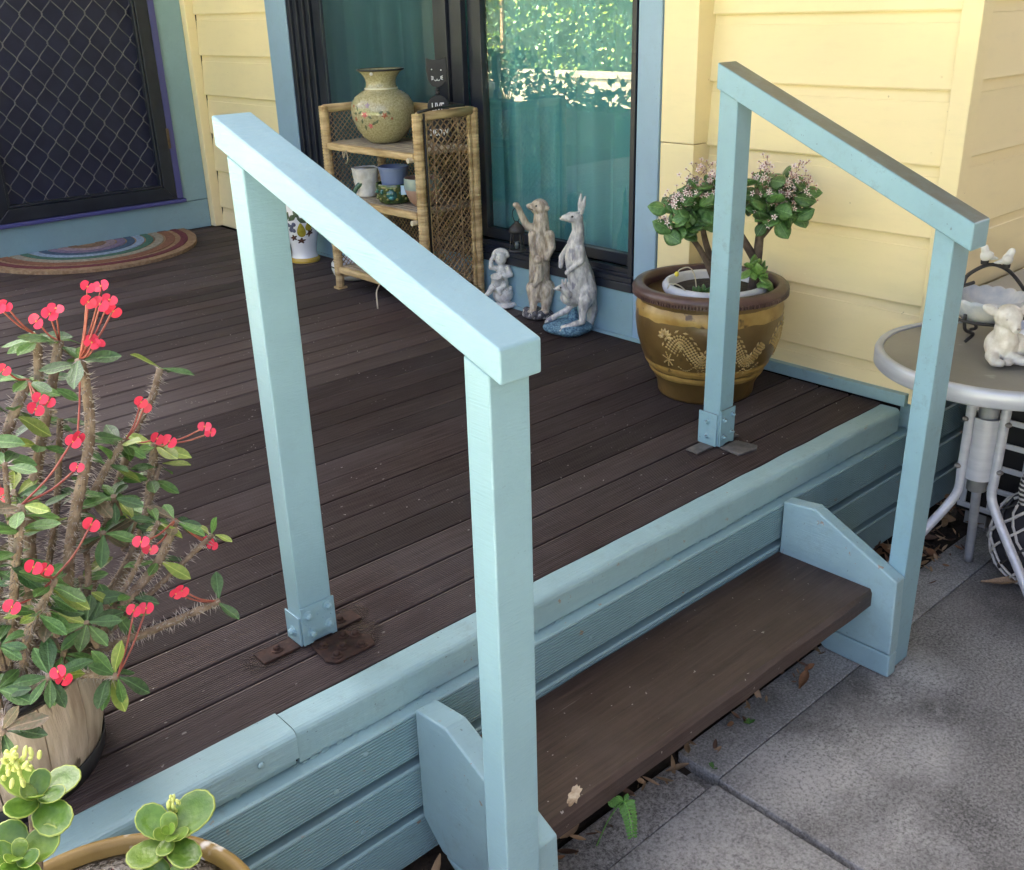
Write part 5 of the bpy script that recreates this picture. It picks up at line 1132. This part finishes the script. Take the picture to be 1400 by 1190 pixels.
# woven ball
wv = thing('woven_basket', (2.44, 0.755, 0), 'black and white woven round basket with a striped handle under the table', 'basket')
M_bag = mat('black_cloth', (0.012,0.012,0.015), (0.03,0.03,0.035), 30, rough=0.8); M_strw = mat('bleached_raffia', (0.48,0.46,0.42), (0.66,0.64,0.58), 60, rough=0.7); M_strk = mat('black_raffia', (0.02,0.02,0.02), (0.05,0.05,0.05), 60, rough=0.7)
WC = Vector((2.445, 0.760, 0.128)); WR = 0.118
b = MB(); b.ell(WC, (WR-0.006, WR-0.006, 0.124), n=28, m=16); ob('body', b, M_bag, wv, smooth=True)
rg = random.Random(4)
for dirn in (1, -1):
    for q in range(13):
        pts = []
        for t in range(25):
            v = t/24; th = 0.18+v*(pi-0.36); ph = 2*pi*q/13+dirn*v*2.6
            pts.append(WC+Vector((WR*sin(th)*cos(ph), WR*sin(th)*sin(ph), 0.128*cos(th)))+Vector((rg.gauss(0,.001), rg.gauss(0,.001), 0)))
        ob('strand', MB().tube(pts, 0.0042 if q % 2 else 0.0034, 5), M_strw if q % 3 else M_strk, wv)
hp = curve([WC+LEFT*0.055+Vector((0,0,0.09)), WC+LEFT*0.062+Vector((0,0,0.150)), WC+LEFT*0.048+Vector((0,0,0.185)), WC+LEFT*0.015+Vector((0,0,0.195)), WC-LEFT*0.008+Vector((0,0,0.182))], 5)
hb = MB()
for i in range(len(hp)-1):
    for h_ in range(2): hb.mi = (i*2+h_) % 2; hb.tube([hp[i].lerp(hp[i+1], h_/2), hp[i].lerp(hp[i+1], h_/2+0.5)], [0.0165, 0.0165], 10)
ob('handle', hb, [M_strw, M_strk], wv)

# ================================================================== euphorbia in its barrel
BP = Vector((0.205, 1.372, DZ+0.001))
bp = thing('barrel_pot', tuple(BP), 'round weathered timber barrel pot with a black base hoop at the deck edge', 'pot')
M_stave = mat('weathered_stave', (0.30,0.225,0.15), (0.58,0.48,0.355), 6, (7,7,1.0), rough=0.75, bump=0.7, bscale=20, bdist=0.004, vary=0.15, spots=((0.09,0.06,0.04), 7, 0.64))
ns = 14
for q in range(ns):
    a0, a1 = 2*pi*q/ns+0.006, 2*pi*(q+1)/ns-0.006; b = MB(); vs = []; prof_ = [(0.138,0.012),(0.150,0.06),(0.156,0.115),(0.155,0.170),(0.141,0.170),(0.141,0.06),(0.125,0.012)]
    m_ = 6
    for i in range(m_+1):
        a = a0+(a1-a0)*i/m_
        for r, z in prof_: vs.append((r*cos(a), r*sin(a), z))
    k = len(prof_); b.add(vs, [(i*k+j, (i+1)*k+j, (i+1)*k+(j+1) % k, i*k+(j+1) % k) for i in range(m_) for j in range(k)]+[tuple(range(k))[::-1], tuple(range(m_*k, m_*k+k))])
    ob('stave', b, M_stave, bp, M=Matrix.Translation(BP))
ob('hoop', MB().lathe([(0.120,0.0),(0.139,0.0),(0.1435,0.010),(0.1475,0.034),(0.146,0.036),(0.137,0.004)], 48), mat('black_hoop', (0.014,0.014,0.015), (0.03,0.03,0.03), 30, rough=0.6), bp, M=Matrix.Translation(BP), smooth=True)
ob('inner_rim', MB().lathe([(0.139,0.173),(0.148,0.176),(0.1535,0.1725),(0.150,0.170)], 48, caps=False), M_tape, bp, M=Matrix.Translation(BP), smooth=True)
ob('potting_mix', MB().lathe([(0,0.145),(0.07,0.150),(0.139,0.142)], 30), M_soil, bp, M=Matrix.Translation(BP))
eu = thing('crown_of_thorns', (BP.x, BP.y, DZ+0.145), 'spiny crown of thorns plant with bright red flowers in the timber barrel pot', 'plant')
STEMS={
'A':[[0.321,1.345,0.537],[0.348,1.315,0.723],[0.397,1.3,0.868],[0.408,1.3,0.946],[0.407,1.3,0.985]],
'B':[[0.299,1.37,0.561],[0.321,1.39,0.737],[0.357,1.4,0.83],[0.394,1.4,0.924],[0.417,1.4,0.986]],
'C':[[0.274,1.388,0.564],[0.343,1.442,0.733],[0.39,1.47,0.849],[0.399,1.47,0.916],[0.41,1.47,0.98]],
'D':[[0.246,1.36,0.567],[0.271,1.36,0.79],[0.317,1.36,0.893],[0.356,1.36,0.955]],
'E':[[0.432,1.385,0.721],[0.508,1.435,0.812],[0.553,1.46,0.849],[0.573,1.46,0.89]],
'F':[[0.307,1.365,0.559],[0.37,1.375,0.7],[0.431,1.38,0.783],[0.474,1.38,0.827]],
'G':[[0.357,1.37,0.532],[0.452,1.39,0.636],[0.485,1.4,0.679],[0.508,1.4,0.75],[0.522,1.4,0.798]],
'H':[[0.28,1.34,0.522],[0.355,1.3,0.583],[0.397,1.28,0.631],[0.452,1.28,0.673],[0.487,1.28,0.727]],
'I':[[0.297,1.33,0.519],[0.353,1.27,0.577],[0.404,1.24,0.593],[0.468,1.24,0.594],[0.514,1.24,0.595]],
'J':[[0.249,1.32,0.549],[0.258,1.24,0.668],[0.275,1.2,0.723],[0.292,1.2,0.748]],
'K':[[0.254,1.31,0.54],[0.253,1.21,0.606],[0.251,1.16,0.64]],
'L':[[0.291,1.315,0.537],[0.318,1.225,0.574],[0.334,1.18,0.586]],
'M':[[0.229,1.355,0.541],[0.221,1.345,0.647],[0.242,1.34,0.808],[0.276,1.34,0.901]],
'N':[[0.233,1.325,0.555],[0.257,1.255,0.728],[0.266,1.22,0.802],[0.28,1.22,0.848]],
'O':[[0.213,1.3,0.543],[0.192,1.18,0.594],[0.177,1.12,0.621]]}
FLOWERS=[[0.425,1.27,1.083],[0.445,1.28,1.078],[0.419,1.26,1.067],[0.433,1.26,1.061],[0.456,1.29,1.056],[0.458,1.29,1.041],[0.375,1.46,1.033],[0.366,1.46,1.032],[0.418,1.39,1.033],[0.409,1.39,1.027],[0.396,1.41,1.016],[0.42,1.28,1.009],[0.427,1.28,1.009],[0.325,1.34,0.982],[0.349,1.3,0.946],[0.358,1.3,0.939],[0.338,1.29,0.937],[0.37,1.25,0.901],[0.363,1.25,0.897],[0.505,1.38,0.876],[0.509,1.38,0.868],[0.511,1.36,0.822],[0.529,1.36,0.812],[0.586,1.36,0.818],[0.594,1.36,0.806],[0.358,1.24,0.865],[0.28,1.3,0.833],[0.36,1.24,0.782],[0.412,1.22,0.743],[0.422,1.22,0.727],[0.529,1.28,0.674],[0.534,1.28,0.665],[0.264,1.17,0.787],[0.277,1.17,0.779],[0.231,1.17,0.746],[0.449,1.23,0.641],[0.458,1.23,0.642],[0.388,1.23,0.641],[0.405,1.23,0.637],[0.254,1.13,0.661],[0.258,1.13,0.649]]
M_stem = mat('spiny_stem', (0.13,0.085,0.05), (0.30,0.23,0.16), 45, rough=0.85, bump=0.8, bscale=140, bdist=0.004)
M_spine = mat('grey_spine', (0.30,0.26,0.22), (0.46,0.41,0.36), 80, rough=0.7)
M_el = [leafm('thorn_leaf', (0.055,0.135,0.024), (0.105,0.21,0.05), 0.38, 0.3), leafm('thorn_leaf_dark', (0.03,0.08,0.02), (0.06,0.13,0.035), 0.38, 0.3), leafm('thorn_leaf_young', (0.16,0.25,0.03), (0.25,0.30,0.06), 0.4, 0.2), leafm('thorn_leaf_tinged', (0.09,0.09,0.04), (0.16,0.11,0.06), 0.42, 0.2)]
def flat_leaf(name, m_, wr=0.44, fold=0.10, bend=0.14, seed=0):
    """unit-length leaf, rounded tip, folded along the midrib"""
    b = MB(); n = 7; vs = []
    for i in range(n+1):
        t = i/n; wdt = wr*0.5*(sin(pi*(t**1.35)*0.97+0.03))**0.75*(1.0) if i < n else 0.02
        if i == 0: wdt = 0.035
        z = -bend*t*t+0.03*sin(t*6+seed)
        for u, dz in ((-1, fold), (-0.5, fold*0.35), (0, 0), (0.5, fold*0.35), (1, fold)): vs.append((u*wdt, t, z+dz*wdt*2))
    b.add(vs, [(i*5+j, i*5+j+1, (i+1)*5+j+1, (i+1)*5+j) for i in range(n) for j in range(4)])
    return b.mesh(name, m_, True)
ME_e = [flat_leaf('leaf', m_, 0.42, 0.12, bd_, sd3) for m_ in M_el for bd_, sd3 in ((0.10,0), (0.26,2))]
rg = random.Random(21)
spn = MB()
def leafs(tip, ax, cnt, s0, s1, young=0.12, droop=0.25):
    for q in range(cnt):
        a = 2.4*q+rg.uniform(-.3,.3); o_ = ax.orthogonal().normalized(); o_.rotate(Matrix.Rotation(a, 3, ax))
        d = (o_+ax*rg.uniform(-0.15,0.55)+Vector((0,0,-droop*rg.random()))).normalized()
        mi = 2 if rg.random() < young else (3 if rg.random() < 0.10 else (1 if rg.random() < 0.4 else 0))
        inst('leaf', ME_e[mi*2+rg.randrange(2)], eu, orient(tip-ax*0.012*rg.random()*cnt*0.15+d*0.004, d, upv=(-0.1,-0.45,1), roll=rg.uniform(-.35,.35), s=rg.uniform(s0,s1)))
for nm, pts in STEMS.items():
    c_ = curve(pts, 6); L = len(c_); r0 = 0.0078 if nm in 'ABCDGH' else 0.0064
    if nm == 'E': c_ = curve([[0.37,1.37,0.60]]+pts, 6); L = len(c_)
    rs = [r0*(1-0.18*i/L)*(1+0.12*noise.noise(Vector((i*1.7, ord(nm), 0)))) for i in range(L)]
    ob('stem', MB().tube(c_, rs, 9), M_stem, eu, smooth=True)
    for i in range(L-1):
        seg = c_[i+1]-c_[i]; ax = seg.normalized(); m_ = int(seg.length/0.0008)
        for q in range(m_):
            o_ = ax.orthogonal().normalized(); o_.rotate(Matrix.Rotation(rg.uniform(0,6.283), 3, ax)); p = c_[i].lerp(c_[i+1], rg.random())+o_*rs[i]*0.9
            d = (o_+ax*rg.uniform(-.5,.5)).normalized(); l_ = rg.uniform(0.006,0.014); s1 = d.orthogonal().normalized()*0.0008; s2 = d.cross(s1.normalized())*0.0008
            spn.add([p+s1, p-s1*0.5+s2*0.87, p-s1*0.5-s2*0.87, p+d*l_], [(0,1,3),(1,2,3),(2,0,3)])
    tip = c_[-1]; ax = (c_[-1]-c_[-3]).normalized()
    leafs(tip, ax, {'A':7,'B':8,'C':7,'D':8,'E':3,'I':3,'K':9,'L':9,'J':10,'N':9,'O':7}.get(nm, 8), 0.032, 0.054)
    if nm in 'BCDFGHMJN' and L > 8:
        for f_ in (0.55, 0.75): p = c_[int(L*f_)]; leafs(p, ax, 5, 0.030, 0.050)
for p, cnt in (((0.30,1.30,0.70),6),((0.36,1.34,0.66),7),((0.33,1.25,0.64),7),((0.40,1.33,0.72),6),((0.28,1.22,0.70),7),((0.22,1.25,0.66),8),((0.43,1.35,0.76),6),((0.31,1.38,0.80),6),((0.20,1.22,0.62),7),((0.25,1.30,0.74),7),((0.38,1.28,0.63),6),((0.30,1.27,0.60),7),((0.46,1.37,0.70),5)):
    ax = Vector((rg.uniform(-.3,.5), rg.uniform(-.6,.1), 1)).normalized(); p = Vector(p)
    ob('twig', MB().tube([p-ax*0.05, p], [0.005,0.004], 6), M_stem, eu); leafs(p, ax, cnt+2, 0.028, 0.052, 0.15)
for q in range(13):
    p0 = Vector((rg.uniform(0.22,0.33), rg.uniform(1.27,1.42), 0.535)); tp_ = p0+Vector((rg.gauss(0.05,0.09), rg.gauss(-0.01,0.06), rg.uniform(0.14,0.36)))
    c_ = curve([p0, p0.lerp(tp_,0.5)+Vector((rg.gauss(0,.02), rg.gauss(0,.02), 0)), tp_], 6); L = len(c_); r0 = rg.uniform(0.0045,0.0062)
    ob('stem', MB().tube(c_, [r0*(1-0.25*i/L) for i in range(L)], 8), M_stem, eu, smooth=True)
    for i in range(L-1):
        seg = c_[i+1]-c_[i]; ax = seg.normalized()
        for k in range(int(seg.length/0.001)):
            o_ = ax.orthogonal().normalized(); o_.rotate(Matrix.Rotation(rg.uniform(0,6.283), 3, ax)); p = c_[i].lerp(c_[i+1], rg.random())+o_*r0*0.8
            d = (o_+ax*rg.uniform(-.5,.5)).normalized(); l_ = rg.uniform(0.006,0.013); s1 = d.orthogonal().normalized()*0.0007; s2 = d.cross(s1.normalized())*0.0007
            spn.add([p+s1, p-s1*0.5+s2*0.87, p-s1*0.5-s2*0.87, p+d*l_], [(0,1,3),(1,2,3),(2,0,3)])
    if True: leafs(c_[-1], (c_[-1]-c_[-3]).normalized(), 4, 0.026, 0.044, 0.2)
ob('spines', spn, M_spine, eu, kind='stuff')
M_red = mat('red_bract', (0.58,0.012,0.05), (0.80,0.05,0.10), 60, rough=0.5, vary=0.15); M_ctr = mat('flower_centre', (0.55,0.30,0.06), rough=0.5)
fb = MB()
for sx in (1, -1):
    vs = [(0,0,0)]; n = 14
    for k in range(n+1):
        a = -1.9+3.8*k/n; vs.append((sx*(0.28+0.52*cos(a)), 0.60*sin(a), 0.10*cos(a)+0.05*abs(sin(a))+(0.04 if sx > 0 else 0)))
    fb.mi = 0; fb.add(vs, [(0, k+1, k+2) for k in range(n)])
fb.mi = 1; fb.ell((0,0,0.06), (0.10,0.10,0.08), n=8, m=5)
ME_f = fb.mesh('flower', [M_red, M_ctr])
tips = [Vector(p[-1]) for p in STEMS.values()]; M_ped = mat('red_peduncle', (0.28,0.05,0.04), (0.36,0.12,0.07), 40, rough=0.5)
for p in FLOWERS:
    p = Vector(p); t_ = min(tips, key=lambda q: (q-p).length); nrm = Vector((-0.25+rg.gauss(0,.35), -1+rg.gauss(0,.3), 0.55+rg.gauss(0,.4)))
    inst('flower', ME_f, eu, orient(p, nrm.orthogonal(), upv=nrm, roll=rg.uniform(-.3,.3), s=rg.uniform(0.0105,0.0145)))
    if (p-t_).length < 0.14: ob('peduncle', MB().tube(curve([t_, (t_+p)/2+Vector((0,0,-0.006)), p-nrm.normalized()*0.002], 4), 0.0014, 5), M_ped, eu, smooth=True)
# ================================================================== foreground succulents
KP = Vector((0.172, 0.898, 0.0))
kp = thing('flaking_pot', tuple(KP), 'pale pot with a flaking ochre rim in the bottom left foreground', 'pot')
ob('body', MB().lathe([(0,0.002),(0.11,0.002),(0.135,0.10),(0.165,0.30),(0.174,0.41)], 56), mat('grey_cement', (0.30,0.29,0.26), (0.42,0.41,0.38), 8, rough=0.85, bump=0.4, world=True), kp, M=Matrix.Translation(KP), smooth=True)
ob('rim', MB().lathe([(0.173,0.405),(0.181,0.412),(0.184,0.432),(0.182,0.447),(0.176,0.452),(0.170,0.450),(0.167,0.443),(0.166,0.40)], 72, caps=False), mat('flaking_ochre_paint', (0.21,0.13,0.03), (0.30,0.20,0.055), 12, rough=0.5, bump=0.6, bscale=40, world=True, spots=((0.62,0.58,0.50), 16, 0.60)), kp, M=Matrix.Translation(KP), smooth=True)
ob('potting_grit', MB().lathe([(0,0.434),(0.08,0.437),(0.1665,0.431)], 40), mat('pale_grit', (0.30,0.28,0.25), (0.50,0.48,0.44), 40, rough=0.95, bump=1.0, bscale=90, bdist=0.008, world=True), kp, M=Matrix.Translation(KP), smooth=True)
M_kl = [mat('succulent_leaf', (0.05,0.125,0.012), (0.11,0.21,0.025), 2.5, rough=0.33, vary=0.2, bump=0.1, bscale=8, bdist=0.02, spots=((0.16,0.13,0.05), 9, 0.72)), mat('succulent_leaf_pale', (0.10,0.19,0.02), (0.18,0.28,0.045), 2.5, rough=0.33, vary=0.15, bump=0.1, bscale=8, bdist=0.02)]
M_kedge = mat('pale_leaf_edge', (0.25,0.32,0.06), rough=0.4)
def round_leaf(name, m_, seed):
    """thick spoon-shaped leaf with a pale scalloped margin"""
    b = MB(); n = 40; ring = []
    for k in range(n):
        t = 2*pi*k/n; r = 1+0.018*cos(t*13)
        ring.append((0.37*r*sin(t)*(1-0.18*cos(t)), 0.52-0.50*r*cos(t)))
    for f_, z in ((1.0, -0.012), (1.03, 0.012), (0.95, 0.030), (0.55, 0.012)):
        pass
    vs = []
    for f_, z in ((0.90,-0.035),(1.0,-0.012),(1.0,0.012),(0.93,0.028),(0.5,0.012)):
        for x, y in ring:
            xx, yy = x*f_, 0.52+(y-0.52)*f_; vs.append((xx, yy, z+0.42*xx*xx+0.16*(yy-0.3)**2+0.02*sin(seed+yy*5)))
    o = len(vs); vs += [(0,0.52,0.0),(0,0.52,-0.05)]
    b.mi = 1; fs1 = [(i*n+k, i*n+(k+1) % n, (i+1)*n+(k+1) % n, (i+1)*n+k) for i in (1,2) for k in range(n)]; b.add(vs, [])
    b.f += fs1; b.m += [1]*len(fs1)
    fs0 = [(i*n+k, i*n+(k+1) % n, (i+1)*n+(k+1) % n, (i+1)*n+k) for i in (0,3) for k in range(n)]+[(4*n+k, 4*n+(k+1) % n, o) for k in range(n)]+[((k+1) % n, k, o+1) for k in range(n)]
    b.f += fs0; b.m += [0]*len(fs0); return b.mesh(name, [m_, M_kedge], True)
ME_k = [round_leaf('leaf', M_kl[0], 0), round_leaf('leaf', M_kl[1], 2)]
M_kst = mat('woody_stem', (0.14,0.10,0.07), (0.24,0.18,0.13), 40, rough=0.8); M_bud = mat('yellow_green_bud', (0.48,0.55,0.14), (0.62,0.66,0.22), 60, rough=0.45)
rg = random.Random(8)
def rosette(par, c, ax, sizes, start=0.0, tilt=0.35):
    ax = Vector(ax).normalized(); o0 = ax.orthogonal().normalized()
    for q, s_ in enumerate(sizes):
        o_ = o0.copy(); o_.rotate(Matrix.Rotation(start+q*1.62+(q//4)*0.6, 3, ax)); el = tilt+0.9*(q/len(sizes))**1.5
        d = (o_*cos(el)+ax*sin(el)).normalized()
        inst('leaf', ME_k[1 if s_ < 0.03 or rg.random() < .3 else 0], par, orient(Vector(c)+ax*0.0016*q, d, upv=ax, roll=rg.uniform(-.3,.3), s=s_*rg.uniform(0.8,0.98)))
def buds(par, c, h, n_, sp):
    b = MB(); c = Vector(c)
    b.tube([c, c+Vector((0,0,h))], 0.0018, 5)
    for q in range(n_):
        f_ = rg.random()**0.7; p = c+Vector((rg.gauss(0,sp*(1.1-f_*0.7)), rg.gauss(0,sp*(1.1-f_*0.7)), h*(0.35+0.75*f_))); d = Vector((rg.gauss(0,.5), rg.gauss(0,.5), 1)).normalized()
        R3 = Matrix((d.orthogonal().normalized(), d.cross(d.orthogonal().normalized()), d)).transposed(); b.ell(p, (0.0026,0.0026,0.0058), R3, n=7, m=6)
    ob('flower_buds', b, M_bud, par, smooth=True)
k1 = thing('kalanchoe', (0.27, 0.93, 0.43), 'broad-leaved kalanchoe leaning over the right of the flaking pot', 'plant', 'kalanchoe plants in the foreground')
c1 = Vector((0.285, 0.945, 0.505))
ob('stem', MB().tube(curve([(0.24,0.93,0.41),(0.262,0.935,0.45),(0.28,0.944,0.495)], 5), [0.006]*11, 8), M_kst, k1, smooth=True)
rosette(k1, c1, (-0.15,-0.45,1), [0.062,0.058,0.070,0.054,0.034,0.030,0.028,0.024,0.020,0.017,0.014], 2.4, 0.12)
rosette(k1, c1+Vector((-0.018,-0.030,-0.035)), (-0.2,-0.6,1), [0.045,0.040,0.042,0.028,0.024,0.020,0.016], 1.0, 0.2)
buds(k1, c1+Vector((0.016,0.014,0.006)), 0.030, 12, 0.006)
k2 = thing('kalanchoe', (0.13, 0.93, 0.43), 'tall kalanchoe with yellow green buds on a bare stem, at the left edge', 'plant', 'kalanchoe plants in the foreground')
c2 = Vector((0.158, 0.935, 0.652))
ob('stem', MB().tube(curve([(0.135,0.93,0.41),(0.138,0.93,0.52),(0.150,0.935,0.60),(0.156,0.935,0.645)], 5), 0.0055, 8), M_kst, k2, smooth=True)
rosette(k2, c2+Vector((0.004,0.004,-0.006)), (0.1,-0.35,1), [0.062,0.050,0.056,0.046,0.036,0.032,0.028,0.024], 4.1, 0.1)
buds(k2, c2+Vector((-0.004,0.006,0.006)), 0.055, 34, 0.010)
rosette(k2, c2+Vector((-0.032,-0.028,-0.040)), (-0.1,-0.5,1), [0.054,0.050,0.052,0.048,0.038,0.034,0.030,0.026,0.020,0.016], 0.6, 0.15)
k3 = thing('kalanchoe', (0.19, 0.86, 0.43), 'small yellowing kalanchoe shoot beside the dry twigs in the flaking pot', 'plant', 'kalanchoe plants in the foreground')
M_yl = leafm('yellowing_leaf', (0.50,0.50,0.10), (0.62,0.60,0.2), 0.4, 0.1); ME_y = round_leaf('leaf', M_yl, 1)
for q in range(4): a = q*1.6; inst('leaf', ME_y, k3, orient((0.182,0.905,0.468), (cos(a),sin(a),0.7), s=0.024))
ob('stem', MB().tube([(0.182,0.905,0.412),(0.182,0.905,0.47)], 0.003, 6), M_kst, k3)
tw = thing('dry_twigs', (0.22, 0.93, 0.43), 'bundle of bare grey twigs standing in the flaking pot', 'twigs')
M_tw = mat('grey_twig', (0.20,0.16,0.13), (0.33,0.28,0.23), 60, rough=0.85)
for q, (dx, dy, h) in enumerate(((0,0,0.080),(0.010,0.004,0.072),(-0.006,0.006,0.060),(0.028,0.01,0.065),(0.045,0.006,0.050),(-0.03,-0.02,0.03))):
    p = Vector((0.208+dx, 0.940+dy, 0.412)); ob('twig', MB().tube(curve([p, p+Vector((rg.gauss(0,.003),0,h*0.5)), p+Vector((rg.gauss(0.006,.008),rg.gauss(0,.006),h))], 4), [0.0034-0.00022*k for k in range(9)], 6), M_tw, tw, smooth=True)
# ================================================================== litter, weed, marks
lf = MB(); rg = random.Random(31)
def litter(n, x0, x1, y0, y1, z, sz0=0.02, sz1=0.055):
    for q in range(n):
        p = Vector((rg.uniform(x0,x1), rg.uniform(y0,y1), z+rg.uniform(0.0,0.03))); L = rg.uniform(sz0, sz1); wd2 = L*rg.uniform(0.22,0.5)
        R3 = Matrix.Rotation(rg.uniform(0,6.28), 3, 'Z') @ Matrix.Rotation(rg.gauss(0,.45), 3, 'X') @ Matrix.Rotation(rg.gauss(0,.6), 3, 'Y'); cu = rg.uniform(0.1,0.5)
        vs = []
        for i in range(5):
            t = i/4; hw = wd2*0.5*sin(pi*(0.06+0.88*t))
            for u in (-1,0,1): vs.append(p+R3 @ Vector((u*hw, (t-0.5)*L, cu*L*((t-0.5)**2)+abs(u)*hw*0.5)))
        lf.mi = rg.randrange(4); lf.add(vs, [(i*3+j, i*3+j+1, i*3+j+4, i*3+j+3) for i in range(4) for j in range(2)])
litter(260, 1.93, 2.75, 0.985, 1.22, 0.0); litter(70, 1.9, 2.5, 0.93, 1.05, 0.002, 0.015, 0.04)
litter(75, 0.42, 0.76, 0.93, 1.10, -0.005, 0.03, 0.075); litter(90, 0.82, 1.80, 0.945, 1.06, -0.005, 0.02, 0.05); litter(14, 1.0, 1.75, 0.93, 0.96, 0.0, 0.012, 0.03)
ll = [mat('dry_leaf', c, tuple(x*1.6 for x in c), 30, rough=0.7) for c in ((0.15,0.075,0.035),(0.22,0.14,0.07),(0.09,0.05,0.03),(0.28,0.19,0.11))]
tag(ob('leaf_litter', lf, ll, smooth=True), 'dry brown leaves gathered along the foot of the skirting', 'leaves', kind='stuff')
fl_ = thing('fallen_leaf', (1.66, 0.935, 0.01), 'single orange brown dry leaf on the pale strip below the step', 'leaf')
me_fl = flat_leaf('blade', ll[0], 0.4, 0.3, -0.3, 1); inst('blade', me_fl, fl_, orient((1.64,0.925,0.006), (1,0.25,0.1), s=0.05))
fl2 = thing('curled_leaf', (2.33, 0.80, 0.0), 'curled tan leaf on the path beside the woven basket', 'leaf')
inst('blade', flat_leaf('blade', ll[3], 0.28, 0.5, -0.3, 1), fl2, orient((2.34,0.845,0.006), (0.35,-0.9,0.08), s=0.11))
fw_ = thing('fern_weed', (0.925, 0.855, 0.0), 'small green fern-like weed growing at the front of the step', 'weed')
M_weed = leafm('weed_leaf', (0.04,0.13,0.02), (0.09,0.22,0.04), 0.5, 0.2); ME_w = flat_leaf('leaflet', M_weed, 0.5, 0.15, 0.1)
w0 = Vector((1.005, 0.935, -0.01)); ws = curve([w0, (1.003,0.905,0.075), (0.998,0.874,0.138), (0.994,0.858,0.155), (0.994,0.846,0.128), (0.996,0.842,0.092)], 5)
ob('stem', MB().tube(ws, 0.0013, 5), M_weed, fw_)
for i in range(9, len(ws)):
    for sg in (1,-1):
        t_ = (ws[min(i+1,len(ws)-1)]-ws[i-1]).normalized(); s_v = t_.cross(Vector((-0.5,-0.7,0.3))).normalized()
        inst('leaflet', ME_w, fw_, orient(ws[i], s_v*sg+t_*0.5, upv=(-0.5,-0.7,0.4), s=0.022*(1.3-0.034*i)))
for (x, y, q_) in ((1.31,0.905,4),(1.47,0.935,5)):
    g_t = thing('small_weed', (x, y, 0), {1.31:'tiny weed sprouting at the crossing of the path joints',1.47:'small weed in the litter below the step front edge'}[x], 'weed', 'weeds at the step')
    for k in range(q_): a = rg.uniform(0,6.28); inst('leaflet', ME_w, g_t, orient((x,y,0.002), (cos(a),sin(a),0.9), s=rg.uniform(0.010,0.019)))
# chipped corner of the tread and rust bleeding into the boards
def splat(name, c, rx, ry, z, m_, parent, seed, n=40, rot=0.0, amp=0.35):
    b = MB(); vs = [(c[0], c[1], z)]
    for k in range(n):
        a = 2*pi*k/n; r = 1+amp*noise.noise(Vector((cos(a)*2.2, sin(a)*2.2, seed)))+0.15*noise.noise(Vector((cos(a)*7, sin(a)*7, seed)))
        x, y = rx*r*cos(a), ry*r*sin(a); vs.append((c[0]+x*cos(rot)-y*sin(rot), c[1]+x*sin(rot)+y*cos(rot), z))
    b.add(vs, [(0, k+1, (k+1) % n+1) for k in range(n)]); return ob(name, b, m_, parent)
splat('rust_stain', (0.765,1.290), 0.055, 0.045, DZ+0.0008, M_stain, deck, 2); splat('rust_stain', (0.625,1.335), 0.050, 0.028, DZ+0.0009, M_stain, deck, 5); splat('rust_stain', (0.80,1.345), 0.030, 0.026, DZ+0.0010, M_stain, deck, 8)
splat('chip', (0.905,0.890), 0.024, 0.009, 0.2085, mat('bare_wood', (0.22,0.15,0.09), (0.50,0.42,0.31), 60, rough=0.8, world=True), step, 4, rot=0.5, amp=0.7)

# filler patches, nail heads and lifting paint on the skirting
for x, z in ((0.60,0.262),(0.64,0.150),(0.50,0.160),(1.18,0.270),(0.66,0.300)):
    ob('nail_head', MB().lathe([(0.005,0),(0.0045,0.0015),(0,0.002)], 10), M_slat, deck, M=Matrix.Translation((x,1.1158,z)) @ Matrix.Rotation(pi/2, 4, 'X'))
fk = MB(); rg = random.Random(17)
for q in range(90):
    x = rg.uniform(-0.2, 2.3); l_ = rg.uniform(0.004, 0.022); h_ = rg.uniform(0.001, 0.0035); z = 0.3272+rg.uniform(-0.0005,0.001); y = 1.1375 if x > 0.555 else 1.1415
    fk.mi = 1
    fk.add([(x,y,z),(x+l_*0.4,y-0.001,z-h_*0.6),(x+l_,y,z),(x+l_*0.8,y-0.0012,z+h_),(x+l_*0.3,y-0.001,z+h_*1.3)], [(0,1,2,3,4)])
ob('lifting_paint', fk, [M_dark, M_edge], deck, kind='stuff')

for zq in zs[1:8]:
    for y in (1.165, 1.48, 1.81):
        ob('nail_head', MB().lathe([(0.0028,0),(0.0022,0.0008),(0,0.0009)], 8), M_yel, house, M=Matrix.Translation((XN-0.0005,y,zq+0.030)) @ Matrix.Rotation(-pi/2, 4, 'Y'))
